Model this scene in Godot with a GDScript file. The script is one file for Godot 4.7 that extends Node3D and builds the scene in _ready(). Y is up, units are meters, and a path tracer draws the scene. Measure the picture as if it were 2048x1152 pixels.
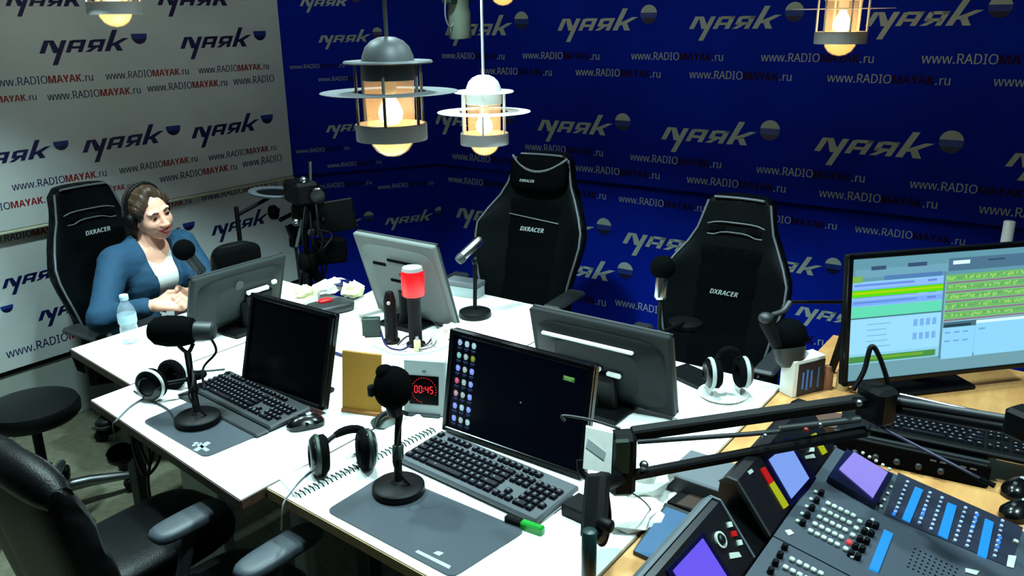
extends Node3D
# A radio studio seen from a small camera high up on the wall.
# Pixels of the 2048 x 1152 photograph are turned into rays; distances come from desk, floor and walls.

const FPX := 1676.05
const EYE := Vector3(0, 1.85, 0)
const CR := Vector3(0.58159994, -0.01266971, 0.81337629)    # camera right
const CD := Vector3(-0.25441266, -0.9525539, 0.16707864)    # camera down
const CF := Vector3(0.77266792, -0.30410615, -0.55722862)   # camera forward
const TOP := 0.75        # desk height
const ZW := -4.0         # white wall
const XW := 4.1          # blue wall

var used := {}
var M := {}
var mesh_cache := {}

func ray(x: float, y: float) -> Vector3:
	return CR * ((x - 1024.0) / FPX) + CD * ((y - 576.0) / FPX) + CF
func dep(x: float, y: float, d: float) -> Vector3:
	return EYE + ray(x, y) * d
func on_y(x: float, y: float, h: float = TOP) -> Vector3:
	var r := ray(x, y)
	return EYE + r * ((h - EYE.y) / r.y)
func on_x(x: float, y: float, v: float) -> Vector3:
	var r := ray(x, y)
	return EYE + r * (v / r.x)
func on_z(x: float, y: float, v: float) -> Vector3:
	var r := ray(x, y)
	return EYE + r * (v / r.z)
func on_p(x: float, y: float, p: Vector3, n: Vector3) -> Vector3:
	var r := ray(x, y)
	return EYE + r * ((p - EYE).dot(n) / r.dot(n))

# ------------------------------------------------------------------ mesh building
class G:
	var st := SurfaceTool.new()
	var xf := Transform3D.IDENTITY
	var sg := 1
	func _init() -> void:
		st.begin(Mesh.PRIMITIVE_TRIANGLES)
	func flat() -> void:
		st.set_smooth_group(-1)
	func smooth() -> void:
		sg += 1
		st.set_smooth_group(sg)
	func t(a: Vector3, b: Vector3, c: Vector3) -> void:      # counter-clockwise from outside
		st.add_vertex(xf * a); st.add_vertex(xf * c); st.add_vertex(xf * b)
	func q(a: Vector3, b: Vector3, c: Vector3, d: Vector3) -> void:
		t(a, b, c); t(a, c, d)
	func quv(a: Vector3, b: Vector3, c: Vector3, d: Vector3) -> void:   # a bottom-left, b bottom-right, c top-right, d top-left
		flat()
		var p := [a, c, b, a, d, c]
		var u := [Vector2(0, 1), Vector2(1, 0), Vector2(1, 1), Vector2(0, 1), Vector2(0, 0), Vector2(1, 0)]
		for i in 6:
			st.set_uv(u[i]); st.add_vertex(xf * (p[i] as Vector3))
	func box(s: Vector3, c: Vector3 = Vector3.ZERO, b: float = 0.0) -> G:
		flat()
		var h := s * 0.5
		b = minf(b, minf(h.x, minf(h.y, h.z)) * 0.98)
		if b <= 0.0:
			for ax in 3:
				for sn in [-1.0, 1.0]:
					var n := Vector3.ZERO; n[ax] = sn
					var u := Vector3.ZERO; u[(ax + 1) % 3] = 1.0
					var v := Vector3.ZERO; v[(ax + 2) % 3] = sn
					var o := c + n * h
					q(o - u * h - v * h, o + u * h - v * h, o + u * h + v * h, o - u * h + v * h)
			return self
		var hi := h - Vector3(b, b, b)
		for ax in 3:
			for sn in [-1.0, 1.0]:
				var n := Vector3.ZERO; n[ax] = sn
				var u := Vector3.ZERO; u[(ax + 1) % 3] = 1.0
				var v := Vector3.ZERO; v[(ax + 2) % 3] = sn
				var o := c + n * h
				q(o - u * hi - v * hi, o + u * hi - v * hi, o + u * hi + v * hi, o - u * hi + v * hi)
				# edges towards +v and shared corners
		for ax in 3:
			var bx := (ax + 1) % 3
			var cx := (ax + 2) % 3
			for sb in [-1.0, 1.0]:
				for sc in [-1.0, 1.0]:
					var p1 := Vector3.ZERO; p1[bx] = sb * h[bx]; p1[cx] = sc * hi[cx]
					var p2 := Vector3.ZERO; p2[bx] = sb * hi[bx]; p2[cx] = sc * h[cx]
					var e := Vector3.ZERO; e[ax] = hi[ax]
					var a1 := c + p1 - e; var a2 := c + p1 + e; var a3 := c + p2 + e; var a4 := c + p2 - e
					_out(a1, a2, a3, a4, c)
		for sx in [-1.0, 1.0]:
			for sy in [-1.0, 1.0]:
				for sz in [-1.0, 1.0]:
					var a := c + Vector3(sx * h.x, sy * hi.y, sz * hi.z)
					var b2 := c + Vector3(sx * hi.x, sy * h.y, sz * hi.z)
					var d := c + Vector3(sx * hi.x, sy * hi.y, sz * h.z)
					if sx * sy * sz > 0: t(a, b2, d)
					else: t(a, d, b2)
		return self
	func _out(a: Vector3, b: Vector3, c: Vector3, d: Vector3, o: Vector3) -> void:
		var n := (b - a).cross(c - a)
		if n.dot((a + c) * 0.5 - o) > 0: q(a, b, c, d)
		else: q(a, d, c, b)
	func lathe(pr: Array, seg: int = 24, sharp: float = 40.0) -> G:     # pr: Vector2(radius, height), bottom to top
		smooth()
		for i in range(pr.size() - 1):
			var p0: Vector2 = pr[i]; var p1: Vector2 = pr[i + 1]
			if i > 0:
				var a0: Vector2 = p0 - pr[i - 1]; var a1: Vector2 = p1 - p0
				if absf(a0.angle_to(a1)) > deg_to_rad(sharp): smooth()
			for k in seg:
				var u0 := TAU * k / seg; var u1 := TAU * (k + 1) / seg
				var c0 := Vector3(cos(u0), 0, -sin(u0)); var c1 := Vector3(cos(u1), 0, -sin(u1))
				var A := c0 * p0.x + Vector3(0, p0.y, 0); var B := c1 * p0.x + Vector3(0, p0.y, 0)
				var C := c1 * p1.x + Vector3(0, p1.y, 0); var D := c0 * p1.x + Vector3(0, p1.y, 0)
				if p0.x < 1e-6: t(A, C, D)
				elif p1.x < 1e-6: t(A, B, C)
				else: q(A, B, C, D)
		return self
	func cyl(r: float, y0: float, y1: float, seg: int = 20, b: float = 0.0) -> G:
		if b > 0.0: return lathe([Vector2(0, y0), Vector2(r - b, y0), Vector2(r, y0 + b), Vector2(r, y1 - b), Vector2(r - b, y1), Vector2(0, y1)], seg, 50)
		return lathe([Vector2(0, y0), Vector2(r, y0), Vector2(r, y1), Vector2(0, y1)], seg)
	func loft(rings: Array, cap: bool = true) -> G:           # rings of equal length, each counter-clockwise seen from the end
		smooth()
		var n: int = (rings[0] as Array).size()
		for i in range(rings.size() - 1):
			for k in n:
				var k1 := (k + 1) % n
				q(rings[i][k], rings[i][k1], rings[i + 1][k1], rings[i + 1][k])
		if cap:
			flat()
			for e in 2:
				var r: Array = rings[0] if e == 0 else rings[rings.size() - 1]
				var c := Vector3.ZERO
				for p in r: c += p
				c /= n
				for k in n:
					if e == 0: t(c, r[(k + 1) % n], r[k])
					else: t(c, r[k], r[(k + 1) % n])
		return self
	func tube(path: Array, rad, seg: int = 8) -> G:           # rad: float or array
		var rings := []
		var up := Vector3.UP
		var prev := Vector3.ZERO
		for i in path.size():
			var d: Vector3
			if i == 0: d = path[1] - path[0]
			elif i == path.size() - 1: d = path[i] - path[i - 1]
			else: d = (path[i + 1] - path[i]).normalized() + (path[i] - path[i - 1]).normalized()
			d = d.normalized()
			if prev == Vector3.ZERO:
				up = Vector3.RIGHT if absf(d.y) > 0.9 else Vector3.UP
			var x := up.cross(d).normalized()
			if x.length() < 0.01: x = d.cross(Vector3(0.3, 0.5, 0.8)).normalized()
			var y := d.cross(x)
			up = y
			prev = d
			var r: float = rad[i] if rad is Array else rad
			var ring := []
			for k in seg:
				var a := TAU * k / seg
				ring.append((path[i] as Vector3) + x * cos(a) * r + y * sin(a) * r)
			rings.append(ring)
		return loft(rings)
	func ball(c: Vector3, r: Vector3, nu: int = 16, nv: int = 10, e: float = 1.0) -> G:    # e < 1 makes it boxy
		smooth()
		var f := func(i: int, j: int) -> Vector3:
			var th := TAU * i / nu; var ph := PI * j / nv - PI / 2
			var v := Vector3(cos(ph) * cos(th), sin(ph), -cos(ph) * sin(th))
			if j == 0: v = Vector3(0, -1, 0)
			if j == nv: v = Vector3(0, 1, 0)
			if e != 1.0: v = Vector3(signf(v.x) * pow(absf(v.x), e), signf(v.y) * pow(absf(v.y), e), signf(v.z) * pow(absf(v.z), e))
			return c + v * r
		for j in nv:
			for i in nu:
				var A: Vector3 = f.call(i, j); var B: Vector3 = f.call((i + 1) % nu, j)
				var C: Vector3 = f.call((i + 1) % nu, j + 1); var D: Vector3 = f.call(i, j + 1)
				if j == 0: t(A, C, D)
				elif j == nv - 1: t(A, B, C)
				else: q(A, B, C, D)
		return self
	func prism(poly: PackedVector2Array, z0: float, z1: float) -> G:      # polygon in xy, front face at z1
		flat()
		if Geometry2D.is_polygon_clockwise(poly): poly.reverse()
		var ix := Geometry2D.triangulate_polygon(poly)
		for k in range(0, ix.size(), 3):
			var a := poly[ix[k]]; var b := poly[ix[k + 1]]; var c := poly[ix[k + 2]]
			if (b - a).cross(c - a) < 0:
				var w := b; b = c; c = w
			t(Vector3(a.x, a.y, z1), Vector3(b.x, b.y, z1), Vector3(c.x, c.y, z1))
			t(Vector3(a.x, a.y, z0), Vector3(c.x, c.y, z0), Vector3(b.x, b.y, z0))
		var n := poly.size()
		for k in n:
			var a := poly[k]; var b := poly[(k + 1) % n]
			q(Vector3(a.x, a.y, z0), Vector3(b.x, b.y, z0), Vector3(b.x, b.y, z1), Vector3(a.x, a.y, z1))
		return self
	func slab(nu: int, nv: int, fr: Callable, bk: Callable) -> G:         # closed body between a front and a back sheet, u and v run 0..1
		smooth()
		for s in 2:
			var f: Callable = fr if s == 0 else bk
			for j in nv:
				for i in nu:
					var A: Vector3 = f.call(float(i) / nu, float(j) / nv); var B: Vector3 = f.call(float(i + 1) / nu, float(j) / nv)
					var C: Vector3 = f.call(float(i + 1) / nu, float(j + 1) / nv); var D: Vector3 = f.call(float(i) / nu, float(j + 1) / nv)
					if s == 0: q(A, B, C, D)
					else: q(A, D, C, B)
		var rim := []
		for i in nu: rim.append(Vector2(float(i) / nu, 0))
		for j in nv: rim.append(Vector2(1, float(j) / nv))
		for i in nu: rim.append(Vector2(1.0 - float(i) / nu, 1))
		for j in nv: rim.append(Vector2(0, 1.0 - float(j) / nv))
		for k in rim.size():
			var a: Vector2 = rim[k]; var b: Vector2 = rim[(k + 1) % rim.size()]
			q(fr.call(b.x, b.y), fr.call(a.x, a.y), bk.call(a.x, a.y), bk.call(b.x, b.y))
		return self
	func mesh() -> ArrayMesh:
		st.generate_normals()
		return st.commit()

func at(p: Vector3, yaw: float = 0.0, pitch: float = 0.0, roll: float = 0.0) -> Transform3D:
	return Transform3D(Basis.from_euler(Vector3(deg_to_rad(pitch), deg_to_rad(yaw), deg_to_rad(roll))), p)
func along(a: Vector3, b: Vector3) -> Transform3D:        # local +y runs from a to b
	var y := (b - a).normalized()
	var x := y.cross(Vector3(0, 0, 1))
	if x.length() < 0.05: x = y.cross(Vector3(1, 0, 0))
	x = x.normalized()
	return Transform3D(Basis(x, y, x.cross(y)), a)
func g_at(x: Transform3D) -> G:
	var g := G.new(); g.xf = x; return g
func curve(pts: Array, n: int = 6) -> Array:
	var out := []
	for i in range(pts.size() - 1):
		var p0: Vector3 = pts[maxi(i - 1, 0)]; var p1: Vector3 = pts[i]; var p2: Vector3 = pts[i + 1]; var p3: Vector3 = pts[mini(i + 2, pts.size() - 1)]
		for k in n:
			out.append(p1.cubic_interpolate(p2, p0, p3, float(k) / n))
	out.append(pts[pts.size() - 1])
	return out

# ------------------------------------------------------------------ nodes
func numbered(called: String) -> String:
	if not used.has(called):
		used[called] = 0
		return called
	used[called] += 1
	return "%s_%03d" % [called, used[called]]
func thing(called: String, label: String, category: String, pos: Vector3 = Vector3.ZERO, yaw: float = 0.0, group: String = "") -> Node3D:
	var o := Node3D.new()
	o.name = numbered(called)
	add_child(o)
	o.position = pos
	o.rotation_degrees.y = yaw
	o.set_meta("label", label); o.set_meta("category", category)
	if group != "": o.set_meta("group", group)
	return o
func put(parent: Node, called: String, mesh: Mesh, m: Material, x: Transform3D = Transform3D.IDENTITY) -> MeshInstance3D:
	var o := MeshInstance3D.new()
	o.name = called
	o.mesh = mesh
	o.material_override = m
	o.transform = x
	o.cast_shadow = GeometryInstance3D.SHADOW_CASTING_SETTING_ON
	parent.add_child(o, true)
	return o
func part(parent: Node, called: String, g: G, m: Material) -> MeshInstance3D:
	return put(parent, called, g.mesh(), m)
func solo(called: String, label: String, category: String, g: G, m: Material, group: String = "", x: Transform3D = Transform3D.IDENTITY) -> MeshInstance3D:
	var o := put(self, numbered(called), g.mesh(), m, x)
	o.set_meta("label", label); o.set_meta("category", category)
	if group != "": o.set_meta("group", group)
	return o
func struct(called: String, g: G, m: Material) -> MeshInstance3D:
	var o := put(self, called, g.mesh(), m)
	o.set_meta("kind", "structure")
	return o

# ------------------------------------------------------------------ materials
func mat(c: Color, rough: float = 0.6, metal: float = 0.0, spec: float = 0.5) -> StandardMaterial3D:
	var m := StandardMaterial3D.new()
	m.albedo_color = c; m.roughness = rough; m.metallic = metal; m.metallic_specular = spec
	return m
func glow(c: Color, e: float, base: Color = Color(0.02, 0.02, 0.02)) -> StandardMaterial3D:
	var m := mat(base, 0.4)
	m.emission_enabled = true; m.emission = c; m.emission_energy_multiplier = e
	return m
func noise_tex(freq: float, a: Color, b: Color, seed_: int, size: int = 256, oct: int = 4, norm: bool = false, bump: float = 4.0) -> NoiseTexture2D:
	var n := FastNoiseLite.new()
	n.noise_type = FastNoiseLite.TYPE_SIMPLEX_SMOOTH; n.frequency = freq; n.seed = seed_; n.fractal_octaves = oct
	var t := NoiseTexture2D.new()
	t.width = size; t.height = size; t.seamless = true; t.noise = n
	if norm:
		t.as_normal_map = true; t.bump_strength = bump
	else:
		var g := Gradient.new()
		g.set_color(0, a); g.set_color(1, b)
		t.color_ramp = g
	return t
func textured(c0: Color, c1: Color, freq: float, scale: float, rough: float, seed_: int, bump: float = 0.0) -> StandardMaterial3D:
	var m := mat(Color.WHITE, rough)
	m.albedo_texture = noise_tex(freq, c0, c1, seed_)
	m.uv1_triplanar = true; m.uv1_world_triplanar = true; m.uv1_scale = Vector3.ONE * scale
	if bump > 0.0:
		m.normal_enabled = true; m.normal_scale = 0.6
		m.normal_texture = noise_tex(freq * 1.3, Color.BLACK, Color.WHITE, seed_ + 7, 256, 4, true, bump)
	return m
func image_mat(img: Image, e: float, rough: float = 0.3) -> StandardMaterial3D:
	var t := ImageTexture.create_from_image(img)
	var m := mat(Color(0.006, 0.007, 0.01), rough, 0.0, 0.15)
	m.emission_enabled = true; m.emission = Color.WHITE
	m.emission_texture = t; m.emission_energy_multiplier = e
	m.emission_operator = BaseMaterial3D.EMISSION_OP_MULTIPLY
	return m

func make_materials() -> void:
	M.white_wall = textured(Color(0.74, 0.77, 0.77), Color(0.80, 0.82, 0.81), 0.01, 0.6, 0.55, 3)
	M.low_wall = textured(Color(0.60, 0.63, 0.60), Color(0.66, 0.68, 0.65), 0.02, 0.8, 0.7, 4)
	M.blue_wall = textured(Color(0.015, 0.12, 0.58), Color(0.02, 0.14, 0.64), 0.01, 0.6, 0.7, 5)
	M.blue_wall.metallic_specular = 0.15
	M.back_wall = textured(Color(0.22, 0.24, 0.26), Color(0.27, 0.28, 0.29), 0.02, 0.8, 0.8, 6)
	M.ceiling = textured(Color(0.80, 0.81, 0.81), Color(0.85, 0.86, 0.86), 0.03, 1.0, 0.85, 8)
	M.floor = textured(Color(0.36, 0.36, 0.29), Color(0.45, 0.45, 0.36), 0.05, 1.6, 0.75, 9, 2.0)
	M.navy = mat(Color(0.02, 0.04, 0.28), 0.5)
	M.black_ink = mat(Color(0.02, 0.03, 0.10), 0.5)
	M.red_ink = mat(Color(0.55, 0.05, 0.07), 0.5)
	M.dark_red_ink = mat(Color(0.15, 0.0, 0.10), 0.6, 0.0, 0.2)
	M.white_ink = mat(Color(0.66, 0.70, 0.67), 0.6, 0.0, 0.2)
	M.ball_blue = mat(Color(0.10, 0.20, 0.50), 0.4)
	M.ball_dark = mat(Color(0.03, 0.05, 0.22), 0.4)
	M.desk = textured(Color(0.93, 0.95, 0.94), Color(0.97, 0.98, 0.97), 0.02, 1.5, 0.42, 11)
	M.edge = textured(Color(0.20, 0.13, 0.10), Color(0.33, 0.23, 0.16), 0.03, 6.0, 0.6, 12)
	M.edge_light = mat(Color(0.62, 0.52, 0.36), 0.6)
	M.wood = wood(Color(0.68, 0.47, 0.27), Color(0.82, 0.62, 0.38))
	M.black = mat(Color(0.022, 0.028, 0.033), 0.5, 0.0, 0.28)
	M.black_gloss = mat(Color(0.02, 0.026, 0.034), 0.22, 0.0, 0.4)
	M.black_matte = mat(Color(0.03, 0.032, 0.036), 0.85, 0.0, 0.12)
	M.foam = textured(Color(0.015, 0.02, 0.022), Color(0.035, 0.042, 0.046), 0.2, 10.0, 0.95, 13, 8.0)
	M.foam.metallic_specular = 0.1
	M.leather = textured(Color(0.022, 0.027, 0.034), Color(0.04, 0.046, 0.055), 0.12, 5.0, 0.42, 14, 1.5)
	M.leather.metallic_specular = 0.3
	M.chair_cloth = textured(Color(0.018, 0.024, 0.028), Color(0.035, 0.044, 0.05), 0.2, 6.0, 0.7, 15, 4.0)
	M.chair_cloth.metallic_specular = 0.08
	M.chair_side = textured(Color(0.025, 0.038, 0.045), Color(0.04, 0.055, 0.065), 0.15, 6.0, 0.45, 16, 3.0)
	M.chair_side.metallic_specular = 0.16
	M.arm_pad = mat(Color(0.20, 0.23, 0.26), 0.5)
	M.grey = mat(Color(0.36, 0.38, 0.40), 0.5)
	M.dark_grey = mat(Color(0.14, 0.155, 0.165), 0.5)
	M.mid_grey = mat(Color(0.24, 0.26, 0.27), 0.5)
	M.light_grey = mat(Color(0.62, 0.66, 0.66), 0.5)
	M.white = mat(Color(0.88, 0.89, 0.87), 0.5)
	M.paper = textured(Color(0.88, 0.89, 0.86), Color(0.95, 0.95, 0.93), 0.05, 4.0, 0.8, 17)
	M.cream = mat(Color(0.84, 0.81, 0.62), 0.7)
	M.ledge = mat(Color(0.70, 0.70, 0.60), 0.7)
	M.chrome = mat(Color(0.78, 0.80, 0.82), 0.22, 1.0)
	M.steel = mat(Color(0.55, 0.57, 0.58), 0.35, 1.0)
	M.green = mat(Color(0.05, 0.55, 0.16), 0.35)
	M.dark_green = mat(Color(0.05, 0.16, 0.11), 0.5)
	M.post_green = mat(Color(0.04, 0.17, 0.17), 0.4)
	M.pad = textured(Color(0.20, 0.23, 0.26), Color(0.25, 0.28, 0.31), 0.3, 8.0, 0.45, 18)
	M.key = mat(Color.WHITE, 0.5, 0.0, 0.3)
	M.key.vertex_color_use_as_albedo = true
	M.key_print = mat(Color(0.65, 0.68, 0.70), 0.5)
	M.board = mat(Color(0.24, 0.26, 0.28), 0.5)
	M.board_dark = mat(Color(0.085, 0.09, 0.10), 0.5)
	M.cork = textured(Color(0.52, 0.36, 0.08), Color(0.72, 0.53, 0.16), 0.12, 9.0, 0.85, 19)
	M.kraft = mat(Color(0.55, 0.36, 0.14), 0.8)
	M.lamp_body = mat(Color(0.28, 0.30, 0.31), 0.5)
	M.lamp_band = mat(Color(0.66, 0.67, 0.68), 0.5)
	M.lamp_white = mat(Color(0.88, 0.89, 0.88), 0.4)
	M.glass = glass(Color(1.0, 0.93, 0.80), 0.16)
	M.frost = frosted()
	M.bottle = glass(Color(0.92, 0.97, 1.0), 0.14)
	M.label_blue = mat(Color(0.25, 0.45, 0.75), 0.5)
	M.skin = mat(Color(0.93, 0.69, 0.59), 0.5)
	M.skin.subsurf_scatter_enabled = true
	M.skin.subsurf_scatter_strength = 0.15
	M.hair = textured(Color(0.15, 0.10, 0.06), Color(0.30, 0.21, 0.13), 0.1, 8.0, 0.5, 21, 4.0)
	M.jacket = textured(Color(0.04, 0.215, 0.32), Color(0.065, 0.265, 0.385), 0.2, 8.0, 0.8, 22, 3.0)
	M.shirt = textured(Color(0.82, 0.82, 0.80), Color(0.90, 0.90, 0.88), 0.1, 6.0, 0.85, 23)
	M.trousers = mat(Color(0.03, 0.03, 0.05), 0.8)
	M.lips = mat(Color(0.62, 0.16, 0.17), 0.45)
	M.teeth = mat(Color(0.92, 0.90, 0.86), 0.3)
	M.eye = mat(Color(0.05, 0.035, 0.03), 0.2)
	M.brow = mat(Color(0.14, 0.08, 0.05), 0.8)
	M.red_glass = glow(Color(1.0, 0.03, 0.08), 0.85, Color(0.7, 0.02, 0.05))
	M.screen_off = mat(Color(0.006, 0.009, 0.016), 0.2, 0.0, 0.2)
	M.mixer = mat(Color(0.215, 0.245, 0.285), 0.45)
	M.mixer_dark = mat(Color(0.018, 0.022, 0.05), 0.4)
	M.mixer_side = mat(Color(0.30, 0.33, 0.36), 0.45)
	M.mixer_key = mat(Color(0.72, 0.76, 0.72), 0.5)
	M.mixer_red = glow(Color(1.0, 0.25, 0.25), 0.5, Color(0.7, 0.2, 0.2))
	M.phone = glow(Color(0.34, 0.62, 0.84), 0.75)
	M.mon_dark = mat(Color(0.085, 0.10, 0.105), 0.55, 0.0, 0.3)
	M.mon_mid = mat(Color(0.16, 0.18, 0.18), 0.55, 0.0, 0.3)
	M.mon_light = mat(Color(0.40, 0.42, 0.41), 0.55, 0.0, 0.3)
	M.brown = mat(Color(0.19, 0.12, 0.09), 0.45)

func wood(a: Color, b: Color) -> StandardMaterial3D:
	var img := Image.create(512, 256, false, Image.FORMAT_RGB8)
	var n := FastNoiseLite.new(); n.seed = 5; n.frequency = 0.012; n.fractal_octaves = 4
	for y in 256:
		for x in 512:
			var v := n.get_noise_2d(x * 0.35, y * 3.0) * 0.6 + 0.5 + n.get_noise_2d(x * 2.0, y * 14.0) * 0.25
			img.set_pixel(x, y, a.lerp(b, clampf(v, 0, 1)))
	var m := mat(Color.WHITE, 0.45)
	m.albedo_texture = ImageTexture.create_from_image(img)
	m.uv1_triplanar = true; m.uv1_world_triplanar = true; m.uv1_scale = Vector3(1.2, 1.2, 1.2)
	return m
func glass(c: Color, a: float) -> StandardMaterial3D:
	var m := mat(Color(c.r, c.g, c.b, a), 0.04)
	m.transparency = BaseMaterial3D.TRANSPARENCY_ALPHA
	return m
func frosted() -> StandardMaterial3D:
	var m := mat(Color(1.0, 0.86, 0.62, 0.62), 0.5)
	m.transparency = BaseMaterial3D.TRANSPARENCY_ALPHA
	m.emission_enabled = true; m.emission = Color(1.0, 0.80, 0.52); m.emission_energy_multiplier = 0.42
	return m

func _ready() -> void:
	# ---- camera
	var cam := Camera3D.new()
	cam.name = "camera"
	cam.transform = Transform3D(Basis(CR, -CD, -CF).orthonormalized(), EYE)
	cam.fov = rad_to_deg(2.0 * atan(576.0 / FPX))
	cam.near = 0.02
	cam.far = 60.0
	add_child(cam)
	cam.current = true
	# ---- environment: a closed room, no daylight
	var env := Environment.new()
	env.background_mode = Environment.BG_COLOR
	env.background_color = Color(0.0, 0.0, 0.0)
	env.tonemap_mode = Environment.TONE_MAPPER_LINEAR
	env.tonemap_exposure = 1.0
	env.sdfgi_enabled = true
	env.ssao_enabled = true
	env.ssil_enabled = true
	var we := WorldEnvironment.new()
	we.environment = env
	add_child(we)
	make_materials()
	# ---- ceiling downlights over the table, outside the frame
	for p in [Vector3(1.62, 5.0, -2.42), Vector3(1.12, 5.6, -2.78), Vector3(2.30, 6.0, -2.10), Vector3(2.30, 5.4, -0.90), Vector3(1.25, 4.9, -0.80), Vector3(1.85, 5.2, 0.40)]:
		downlight(Vector3(p.x, 2.79, p.z), p.y, 47.0)
	build_room()
	build_prints()
	build_desks()
	build_mixer()
	build_monitors()
	build_chairs()
	build_lamps()
	build_person()
	build_desk_things()
	build_boom()
	build_far_things()
	build_near_things()

# ------------------------------------------------------------------ room
func downlight(p: Vector3, energy: float, angle: float) -> void:
	var t := thing("ceiling_downlight", "recessed round ceiling downlight over the studio table", "ceiling light", p, 0, "recessed ceiling downlights")
	part(t, "trim_ring", G.new().lathe([Vector2(0.075, 0.012), Vector2(0.075, -0.006), Vector2(0.10, -0.008), Vector2(0.105, 0.0), Vector2(0.105, 0.010)], 28), M.lamp_white)
	part(t, "diffuser", G.new().cyl(0.074, -0.002, 0.006, 28), glow(Color(0.93, 1.0, 0.98), 3.0, Color(0.8, 0.8, 0.8)))
	var l := SpotLight3D.new()
	l.name = "spot_light"
	l.light_color = Color(0.84, 0.99, 1.0)
	l.light_energy = energy
	l.spot_range = 8.0
	l.spot_attenuation = 2.0
	l.spot_angle = angle
	l.spot_angle_attenuation = 0.35
	l.light_size = 0.075
	l.shadow_enabled = true
	l.position = Vector3(0, -0.015, 0)
	l.rotation_degrees = Vector3(-90, 0, 0)
	t.add_child(l)

const CHA := Vector3(3.29, 0, -4.0)       # start of the slanted bay between the two walls
const CHB := Vector3(4.1, 0, -3.52)
const SEAM := 0.985                        # lower edge of the upper wall panels
const SKIRT := 0.335

func wall_box(g: G, a: Vector3, b: Vector3, y0: float, y1: float, thick: float, proud: float) -> G:
	# slab standing on the line a-b; its visible face is moved out by proud to the left-hand normal
	var d := (b - a).normalized()
	var n := Vector3(-d.z, 0, d.x)      # d turned
	var yaw := atan2(n.x, n.z)
	var c := (a + b) * 0.5 + n * (proud - thick * 0.5)
	c.y = (y0 + y1) * 0.5
	g.xf = Transform3D(Basis(Vector3.UP, yaw), c)
	g.box(Vector3((b - a).length(), y1 - y0, thick), Vector3.ZERO, minf(0.004, thick * 0.2))
	g.xf = Transform3D.IDENTITY
	return g

func build_room() -> void:
	struct("floor", G.new().box(Vector3(5.4, 0.1, 6.4), Vector3(1.75, -0.05, -1.0)), M.floor)
	struct("ceiling", G.new().box(Vector3(5.4, 0.1, 6.4), Vector3(1.75, 2.85, -1.0)), M.ceiling)
	struct("wall_near", G.new().box(Vector3(5.4, 2.9, 0.12), Vector3(1.75, 1.4, 2.06)), M.back_wall)
	struct("wall_side", G.new().box(Vector3(0.12, 2.9, 6.2), Vector3(-0.76, 1.4, -1.0)), M.back_wall)
	var wl := struct("wall_left", wall_box(G.new(), Vector3(-0.8, 0, ZW), CHA, 0, 2.8, 0.14, 0.0), M.low_wall)
	var wc := struct("wall_corner", wall_box(G.new(), CHA, CHB, 0, 2.8, 0.14, 0.0), M.blue_wall)
	var wr := struct("wall_right", wall_box(G.new(), CHB + Vector3(0, 0, -0.2), Vector3(XW, 0, 2.0), 0, 2.8, 0.14, 0.0), M.blue_wall)
	# printed panels: the upper ones stand proud of the lower ones
	var ends := [-0.8, 3.27]
	for i in 1:
		part(wl, "upper_panel", wall_box(G.new(), Vector3(ends[i], 0, ZW), Vector3(ends[i + 1], 0, ZW), SEAM, 2.8, 0.05, 0.05), M.white_wall)
		part(wl, "lower_panel", wall_box(G.new(), Vector3(ends[i], 0, ZW), Vector3(ends[i + 1] + 0.02, 0, ZW), SKIRT, SEAM - 0.02, 0.014, 0.014), M.white_wall)
	part(wl, "panel_ledge", wall_box(G.new(), Vector3(-0.8, 0, ZW), Vector3(3.27, 0, ZW), SEAM - 0.014, SEAM - 0.001, 0.06, 0.06), M.ledge)
	part(wl, "shadow_gap_strip", wall_box(G.new(), Vector3(-0.8, 0, ZW), Vector3(3.28, 0, ZW), SKIRT - 0.022, SKIRT - 0.002, 0.008, 0.008), M.black)  # black strip paints the shadow line below the lower panel
	var cb := Vector3(CHB.x, 0, CHB.z)
	part(wc, "upper_panel", wall_box(G.new(), CHA, cb, SEAM, 2.8, 0.05, 0.05), M.blue_wall)
	part(wc, "lower_panel", wall_box(G.new(), CHA, cb, 0.06, SEAM - 0.02, 0.014, 0.014), M.blue_wall)
	var zr := [-3.52, 2.0]
	for i in 1:
		part(wr, "upper_panel", wall_box(G.new(), Vector3(XW, 0, zr[i]), Vector3(XW, 0, zr[i + 1]), SEAM, 2.8, 0.05, 0.05), M.blue_wall)
		part(wr, "lower_panel", wall_box(G.new(), Vector3(XW, 0, zr[i]), Vector3(XW, 0, zr[i + 1]), 0.06, SEAM - 0.02, 0.014, 0.014), M.blue_wall)

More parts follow.
